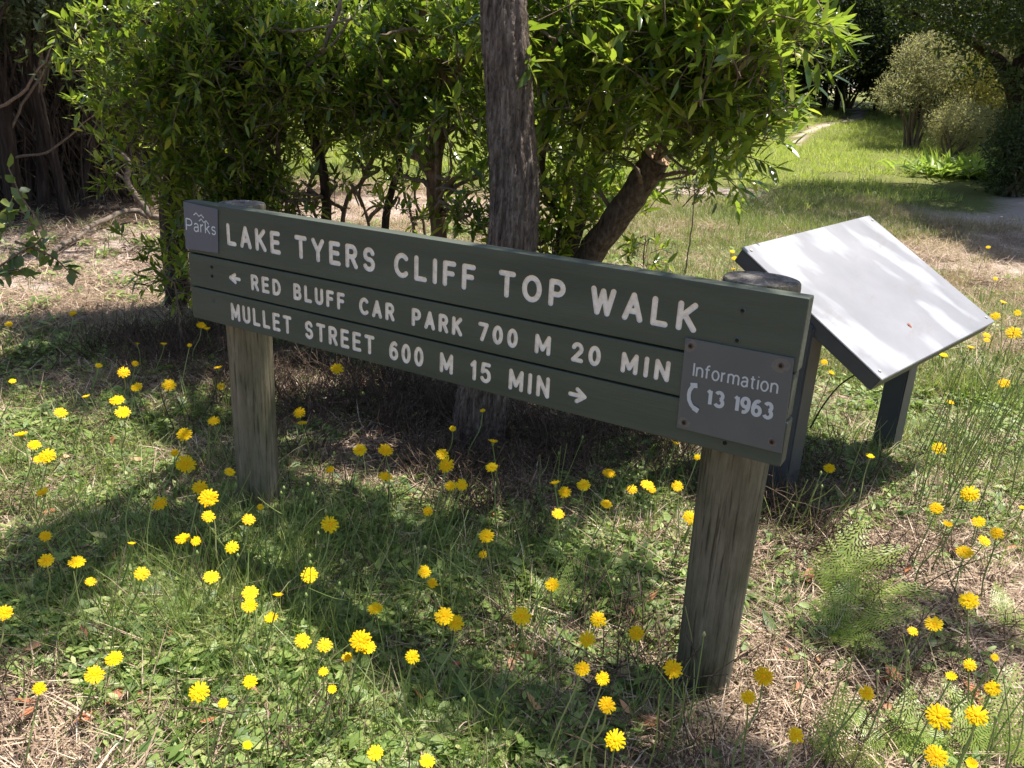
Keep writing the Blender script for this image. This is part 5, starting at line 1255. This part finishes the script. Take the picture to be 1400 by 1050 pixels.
stick('grey stick on the bare straw right of the ferns', [gp(1230, 810) + zz, gp(1290, 800) + zz, gp(1330, 812) + zz], .004, .003)
stick('thin pale stick lying at the bottom left of the right post foot', [gp(1050, 1000) + zz, gp(1090, 1012) + zz * 1.5, gp(1130, 1008) + zz], .008, .006, 'twig')
# bent dark stalk between the two boards
g = Geo(); C = curve_pts([at(1108, 585, 3.35), at(1125, 555, 3.4), at(1150, 525, 3.5), at(1182, 505, 3.6)], 16); tube(g, C, np.linspace(.004, .003, 16), 6); b = C[0]
o = link('bare_stalk', g.mesh('bare_stalk', M['bark_dark'], True, b), None, tuple(b)); tag(o, 'dark bare stalk arching between the sign and the display board posts', 'stalk')
g = Geo(); g.add(*leaves_np(np.zeros((1, 3)), np.array([ps]), np.array([pn]), np.array([.03]), np.array([.012])))
lp = PB + ph * .42 + ps * .52 + pn * .004; o = link('dry_leaf', g.mesh('dry_leaf', M['dryleaf']), None, tuple(lp)); tag(o, 'small orange dry leaf lying on the bleached face of the display board', 'leaf')

# ------------------------------------------------------------------ bracken ferns
def frond_mesh(seed):
    """one frond along +y, arching; side leaflets with cut edges"""
    r = np.random.default_rng(seed); g = Geo(); n = 13
    cur = lambda f: np.array([0, f, .30 * f - .42 * f * f])
    tube(g, np.array([cur(f) for f in np.linspace(0, 1, 14)]), np.linspace(.010, .003, 14), 5)
    for f in np.linspace(.14, .99, n):
        w = .36 * (1 - f)**.75 * (.6 + .4 * min(1, f / .3)) + .02
        for sd in (-1, 1):
            p = cur(f); tng = nrm(cur(f + .01) - cur(f - .01)); d = nrm(np.array([sd, .62 + r.normal(0, .06), .05 + r.normal(0, .12)])); side = nrm(tng - d * (tng @ d)); N = np.cross(d, side)
            m = max(4, int(w / .028)); V = []; F = []
            for i in range(m):
                q0 = i / m; q1 = (i + .95) / m; c0 = p + d * w * q0 - np.array([0, 0, .1 * w * q0 * q0]); c1 = p + d * w * q1 - np.array([0, 0, .1 * w * q1 * q1]); hw = (.058 * (1 - q0)**.7 + .008) * (.45 + .55 * (1 - f)**.5)
                for s2 in (-1, 1):
                    tip = c1 + side * s2 * hw + N * .004 * r.normal(); k = len(V); V += [c0, c0 * .35 + c1 * .65, tip, c0 * .6 + tip * .4 + side * s2 * hw * .25]; F.append((k, k + 1, k + 2, k + 3))
            g.add(np.array(V), np.array(F))
    return g.mesh('frond', M['fern'])
FR = [frond_mesh(k) for k in range(4)]
def fern(label, px, py, fronds):
    b = gp(px, py); t = thing('bracken_fern', label, 'fern', tuple(b)); rf = np.random.default_rng(int(px))
    for k, (az, L, tilt) in enumerate(fronds):
        o = link('frond', FR[k % 4], t, (rf.normal(0, .02), rf.normal(0, .02), .01), Euler((math.radians(tilt), rf.normal(0, .15), math.radians(az))), L * 1.25)
    return t
# azimuth 0 = +y away from the sign plane; picture right is about -30 degrees yaw
fern('tall bright green bracken fern right of the right post', 1130, 830, [(-4, .24, 52), (-42, .27, 36), (-80, .24, 30)])
fern('lower bracken fern spreading at the foot of the taller bright one', 1110, 880, [(-66, .24, 32), (-14, .18, 42), (-110, .18, 28)])
fern('small feathery fern in front of the middle of the sign', 756, 850, [(20, .13, 60), (70, .11, 40), (-40, .10, 35), (-90, .09, 30)])
fern('fern cut off by the bottom right corner', 1350, 1060, [(-10, .2, 50), (-60, .2, 30), (40, .17, 40), (90, .16, 25), (-120, .16, 20), (150, .12, 25)])
fern('small fern at the bottom edge right of the right post', 1220, 1050, [(0, .15, 45), (60, .13, 30), (-60, .14, 30), (150, .1, 25)])
fern('dark upright fern tuft at the bottom edge', 1135, 1070, [(0, .16, 70), (80, .1, 55), (-60, .11, 55)])
fern('sunlit fern in the grass behind the lower right flowers', 1370, 885, [(20, .14, 40), (-40, .14, 30), (90, .12, 30), (-100, .1, 25)])

# ------------------------------------------------------------------ wiry stems at the right: could not be counted
def wiry(name, label, items, seed, h=(.3, .55)):
    r = np.random.default_rng(seed); g = Geo()
    for (px, py, n, sp) in items:
        b0_ = gp(px, py)
        for k in range(n):
            b = b0_ + np.array([r.normal(0, sp), r.normal(0, sp), 0]); b[2] = terrain(b[0], b[1]); H = r.uniform(*h); a = r.uniform(0, 6.28); ln = r.uniform(.05, .35) * H
            e = b + np.array([math.cos(a) * ln + .12 * H, math.sin(a) * ln + .05 * H, H]); m = (b + e) / 2 + r.normal(0, .015, 3)
            C = curve_pts([b, m, e], 8); tube(g, C, np.linspace(.0021, .0012, 8), 4, cap=False)
            if r.uniform() < .5:
                tube(g, [e, e + (0, 0, .006), e + (0, 0, .014)], [.0015, .005, .0015], 6)
            if r.uniform() < .35:
                s = C[5]; e2 = s + np.array([r.normal(0, .05), r.normal(0, .05), r.uniform(.06, .12)]); tube(g, curve_pts([s, (s + e2) / 2 + (.005, 0, -.005), e2], 6), np.linspace(.0012, .0008, 6), 4, cap=False)
    o = link(name, g.mesh(name, M['stem'])); o['kind'] = 'stuff'; o['label'] = label
wiry('wiry_stems', 'many tall thin wiry stems standing at the right edge', [(1290, 700, 14, .10), (1330, 660, 16, .13), (1380, 640, 18, .14), (1240, 700, 8, .08), (1390, 720, 10, .1), (1350, 600, 14, .2)], 1)
wiry('flower_stalks', 'thin green stalks with small buds rising among the yellow flowers', [(380, 780, 18, .11), (300, 820, 10, .1), (480, 800, 10, .12), (620, 850, 12, .13), (720, 900, 10, .08), (800, 850, 10, .06), (660, 1040, 8, .06), (910, 1030, 8, .06), (1180, 1050, 8, .08), (1330, 1040, 12, .08), (1080, 750, 8, .07), (870, 760, 8, .1), (200, 760, 8, .14), (100, 900, 6, .1), (760, 700, 8, .08), (420, 900, 8, .1)], 2, (.12, .30))

# ------------------------------------------------------------------ yellow flowers
def head_mesh(seed, n1=24, n2=20, n3=14, cup=.1):
    r = np.random.default_rng(seed); g = Geo()
    for (n, L, el, w, z) in ((n1, .5, cup, .088, 0), (n2, .40, cup + .08, .08, .016), (n3, .26, cup + .2, .06, .032)):
        for k in range(n):
            a = 6.2832 * k / n + r.normal(0, .08) + z * 9; l = L * r.uniform(.86, 1.08); e = el + r.normal(0, .05)
            d = np.array([math.cos(a), math.sin(a), 0]); s = np.array([-d[1], d[0], 0])
            p0 = d * .03 + (0, 0, z); p1 = d * (l * .55) + (0, 0, z + l * .55 * math.sin(e)); p2 = d * (l * .93) + (0, 0, z + l * .9 * math.sin(e) - .02); p3 = d * l + (0, 0, z + l * .9 * math.sin(e) - .035)
            V = [p0 - s * w * .22, p0 + s * w * .22, p1 - s * w * .48, p1 + s * w * .48, p2 - s * w * .5, p2 + s * w * .5, p3 - s * w * .3, p3 + s * w * .28, p2 + d * .0 + (0, 0, 0)]
            g.add(V[:8], [(0, 1, 3, 2), (2, 3, 5, 4), (4, 5, 7, 6)])
    return g.mesh('flower_head', M['petal'], False)
def dome(g, r, z0, h, n=12):
    th = np.arange(n) / n * 6.2832; V = []
    for f in (0, .5, .85): V += [(r * math.cos(t) * math.cos(f * 1.57), r * math.sin(t) * math.cos(f * 1.57), z0 + h * math.sin(f * 1.57)) for t in th]
    V.append((0, 0, z0 + h)); j = np.arange(n); k = (j + 1) % n
    g.add(V, np.concatenate([np.stack([j, k, n + k, n + j], 1), np.stack([n + j, n + k, 2 * n + k, 2 * n + j], 1)]), np.stack([2 * n + j, 2 * n + k, np.full(n, 3 * n)], 1))
HM = [head_mesh(k, cup=[.05, .1, .18, .08, .0][k]) for k in range(5)]
SIDE = head_mesh(9, cup=.75)
g = Geo(); dome(g, .11, .045, .05); CEN = g.mesh('flower_centre', M['centre'])
g = Geo(); tube(g, [(0, 0, .03), (0, 0, -.06), (0, 0, -.22), (0, 0, -.3)], [.14, .15, .09, .035], 9); CAL = g.mesh('calyx', M['stem'])
FL = """100,431,10 12,443,9 275,445,12 283,451,8 224,472,8 259,472,6 188,471,7 135,500,8 185,497,9 169,509,15 17,521,8 187,529,13 231,527,18 299,505,11 302,528,10 118,544,9 160,547,16 168,564,18 83,564,15 292,575,16
252,594,20 347,613,12 29,597,14 47,608,15 64,623,20 52,628,12 239,619,10 254,635,25 314,645,13 273,666,20 285,681,24 60,676,14 218,689,19 285,706,17 340,710,17 62,733,13 250,736,17 268,740,12 356,693,9 317,748,17 180,745,9
63,766,17 105,769,19 124,795,13 194,784,18 289,789,21 342,810,19 341,828,19 380,816,12 371,848,16 6,838,17 156,900,19 129,923,21 54,941,15 272,946,23 342,932,18 305,961,12 338,1021,12
461,504,19 409,564,15 413,578,14 492,615,17 527,616,20 451,644,13 527,651,20 619,586,9 660,563,8 674,606,14 605,621,17 610,636,22 672,639,17 616,664,16 631,663,16 585,699,15 451,717,23 665,733,21
423,786,21 580,782,18 591,797,14 660,758,11 513,832,21 607,842,23 623,852,21 414,876,20 444,882,21 493,876,27 503,885,19 475,899,14 564,898,19 442,918,13 454,944,12 513,1029,20 584,1041,19
833,647,20 759,663,14 772,673,17 798,663,19 763,703,16 829,689,15 864,669,15 885,663,18 892,670,9 926,665,15 923,608,12 953,625,9 944,708,20 755,799,18 713,843,26 818,847,22
803,874,22 870,866,20 796,914,20 824,928,18 830,964,21 841,1012,27 920,915,24
1134,640,14 1189,626,11 1284,613,17 1326,675,20 1280,695,15 1295,719,12 1338,714,16 1363,729,16 1346,739,14 1319,755,20 1325,821,21 1277,854,20 1248,863,13 1398,696,8
1044,925,25 1023,953,19 1185,948,17 1088,1005,20 1326,909,14 1300,927,13 1357,941,17 1360,899,9 1284,980,29 1335,978,23 1280,1034,25 1328,1046,12
1093,525,12 1127,495,9 1136,511,8 1001,344,7 1004,353,7 1021,356,7 1003,369,6 1361,381,6 1371,415,8 1361,432,10 1391,428,8 1386,455,17 1349,458,9 1349,465,8 1327,477,9 1289,488,11 1373,524,14 1299,552,9 1351,338,5"""
FL = [tuple(float(v) for v in s.split(',')) for s in FL.split()]
# landmarks used in the labels
REG = [((0, 330, 230, 480), 'in sunlit grass far left of the sign'), ((230, 430, 300, 500), 'in shade by the left sign end'), ((0, 480, 215, 580), 'in the shaded grass at the left edge'),
       ((215, 500, 310, 600), 'close to the left side of the left post'), ((0, 580, 120, 700), 'at the left edge below the shade'), ((200, 600, 365, 700), 'in front of the left post'),
       ((200, 700, 400, 765), 'in wiry grass below the left post'), ((0, 700, 210, 800), 'beside the bare patch at the lower left'), ((250, 765, 400, 860), 'right of the bright weed patch'),
       ((0, 800, 250, 1050), 'in bright weeds at the bottom left'), ((250, 860, 400, 1050), 'near the bottom edge below the left post'),
       ((400, 480, 570, 600), 'under the words MULLET STREET'), ((400, 600, 600, 730), 'on bark litter right of the left post'), ((570, 540, 700, 760), 'before the foot of the gum trunk'), ((400, 740, 700, 870), 'in shaded grass below the middle of the sign'),
       ((400, 870, 700, 1050), 'near the bottom edge below the middle of the sign'), ((700, 580, 960, 720), 'under the planks just left of the right post'), ((700, 720, 950, 890), 'in the straw left of the right post'), ((700, 890, 960, 1050), 'in shadow left of the right post foot'),
       ((1080, 480, 1140, 530), 'between the sign and the display board'), ((1100, 600, 1230, 660), 'in the shadow of the display board'), ((1230, 540, 1400, 700), 'among tall wiry stems at the right edge'), ((1230, 700, 1400, 800), 'on the straw right of the bracken fern'),
       ((1230, 800, 1400, 890), 'below the fern at the right edge'), ((1000, 890, 1230, 1050), 'on the straw right of the right post foot'), ((1230, 890, 1400, 1050), 'in the ferns of the bottom right corner'),
       ((990, 330, 1040, 380), 'in dry grass just above the right post'), ((1330, 330, 1400, 440), 'beside the sandy track at the right edge'), ((1230, 440, 1400, 540), 'in the grass just right of the display board')]
def region(px, py):
    best = None
    for k, ((a, b, c, d), txt) in enumerate(REG):
        dx = max(a - px, 0, px - c); dy = max(b - py, 0, py - d)
        if best is None or dx + dy < best[0]: best = (dx + dy, k)
    return best[1]
groups = {}
for i, f in enumerate(FL): groups.setdefault(region(f[0], f[1]), []).append(i)
ORD = ['first', 'second', 'third', 'fourth', 'fifth', 'sixth', 'seventh', 'eighth', 'ninth', 'tenth', 'eleventh', 'twelfth', 'thirteenth']
labels = {}
for k, ids in groups.items():
    txt = REG[k][1]; ids = sorted(ids, key=lambda i: FL[i][0]); m = len(ids)
    big = max(ids, key=lambda i: FL[i][2])
    for r_, i in enumerate(ids):
        if m == 1: labels[i] = 'yellow daisy-like flower ' + txt
        elif m == 2: labels[i] = ('left' if r_ == 0 else 'right') + ' one of two yellow flowers ' + txt
        elif r_ == 0: labels[i] = 'leftmost yellow flower ' + txt
        elif r_ == m - 1: labels[i] = 'rightmost yellow flower ' + txt
        else: labels[i] = ORD[r_] + ' yellow flower from the left ' + txt
rf = np.random.default_rng(99)
stem_cache = []
for v in range(8):
    r = np.random.default_rng(300 + v); g = Geo(); a = r.uniform(0, 6.28)
    b = np.array([math.cos(a), math.sin(a)]) * r.uniform(.1, .4)
    pts = [(b[0], b[1], 0), (b[0] * .7 + r.normal(0, .04), b[1] * .7 + r.normal(0, .04), .4), (b[0] * .25, b[1] * .25, .75), (0, 0, 1)]
    stem_cache.append(pts)
for i, (px, py, s) in enumerate(FL):
    q0 = gp(px, py, 0.0); dist0 = np.linalg.norm(q0 - CAM)
    h = min(rf.uniform(.12, .26), .30) if dist0 < 5 else rf.uniform(.1, .2)
    if px > 1000 and 330 < py < 480: h = rf.uniform(.2, .3)
    if (px, py) in ((944, 708), (953, 625), (923, 608), (302, 528), (299, 505), (1093, 525)): h = .08 + .1 * (py > 600)
    p = gp(px, py, h); d = np.linalg.norm(p - CAM); D = s * d / 1130 * rf.uniform(.96, 1.1)
    # keep the stem foot clear of the posts
    zg = float(terrain(p[0], p[1])); H = h - zg
    t = thing('yellow_flower', labels[i], 'flower', (p[0], p[1], zg), 'yellow daisy-like flowers in the grass')
    pts = np.array(stem_cache[i % 8]) * (H, H, 1); pts[:, 2] = pts[:, 2] * (H - .3 * D)
    pts[0, 2] = float(terrain(p[0] + pts[0, 0], p[1] + pts[0, 1])) - zg - .01
    g = Geo(); tube(g, curve_pts(pts, 12), np.linspace(.0024, .0017, 12), 5, cap=False)
    link('stem', g.mesh('stem', M['stem']), t)
    side = (s < 14 and i % 3 == 0) or (s < 18 and i % 9 == 4)
    tocam = math.atan2(CAM[1] - p[1], CAM[0] - p[0]); tl = rf.uniform(.35, 1.0) if not side else rf.uniform(-.2, .3)
    nv = Vector((math.cos(tocam) * tl + rf.normal(0, .15), math.sin(tocam) * tl + rf.normal(0, .15), 1)).normalized()
    ro = nv.to_track_quat('Z', 'Y').to_euler(); 
    hd = link('flower_head', SIDE if side else HM[i % 5], t, (0, 0, H), ro, D)
    link('flower_centre', CEN, hd); link('calyx', CAL, hd)
print('objects', len(bpy.data.objects))
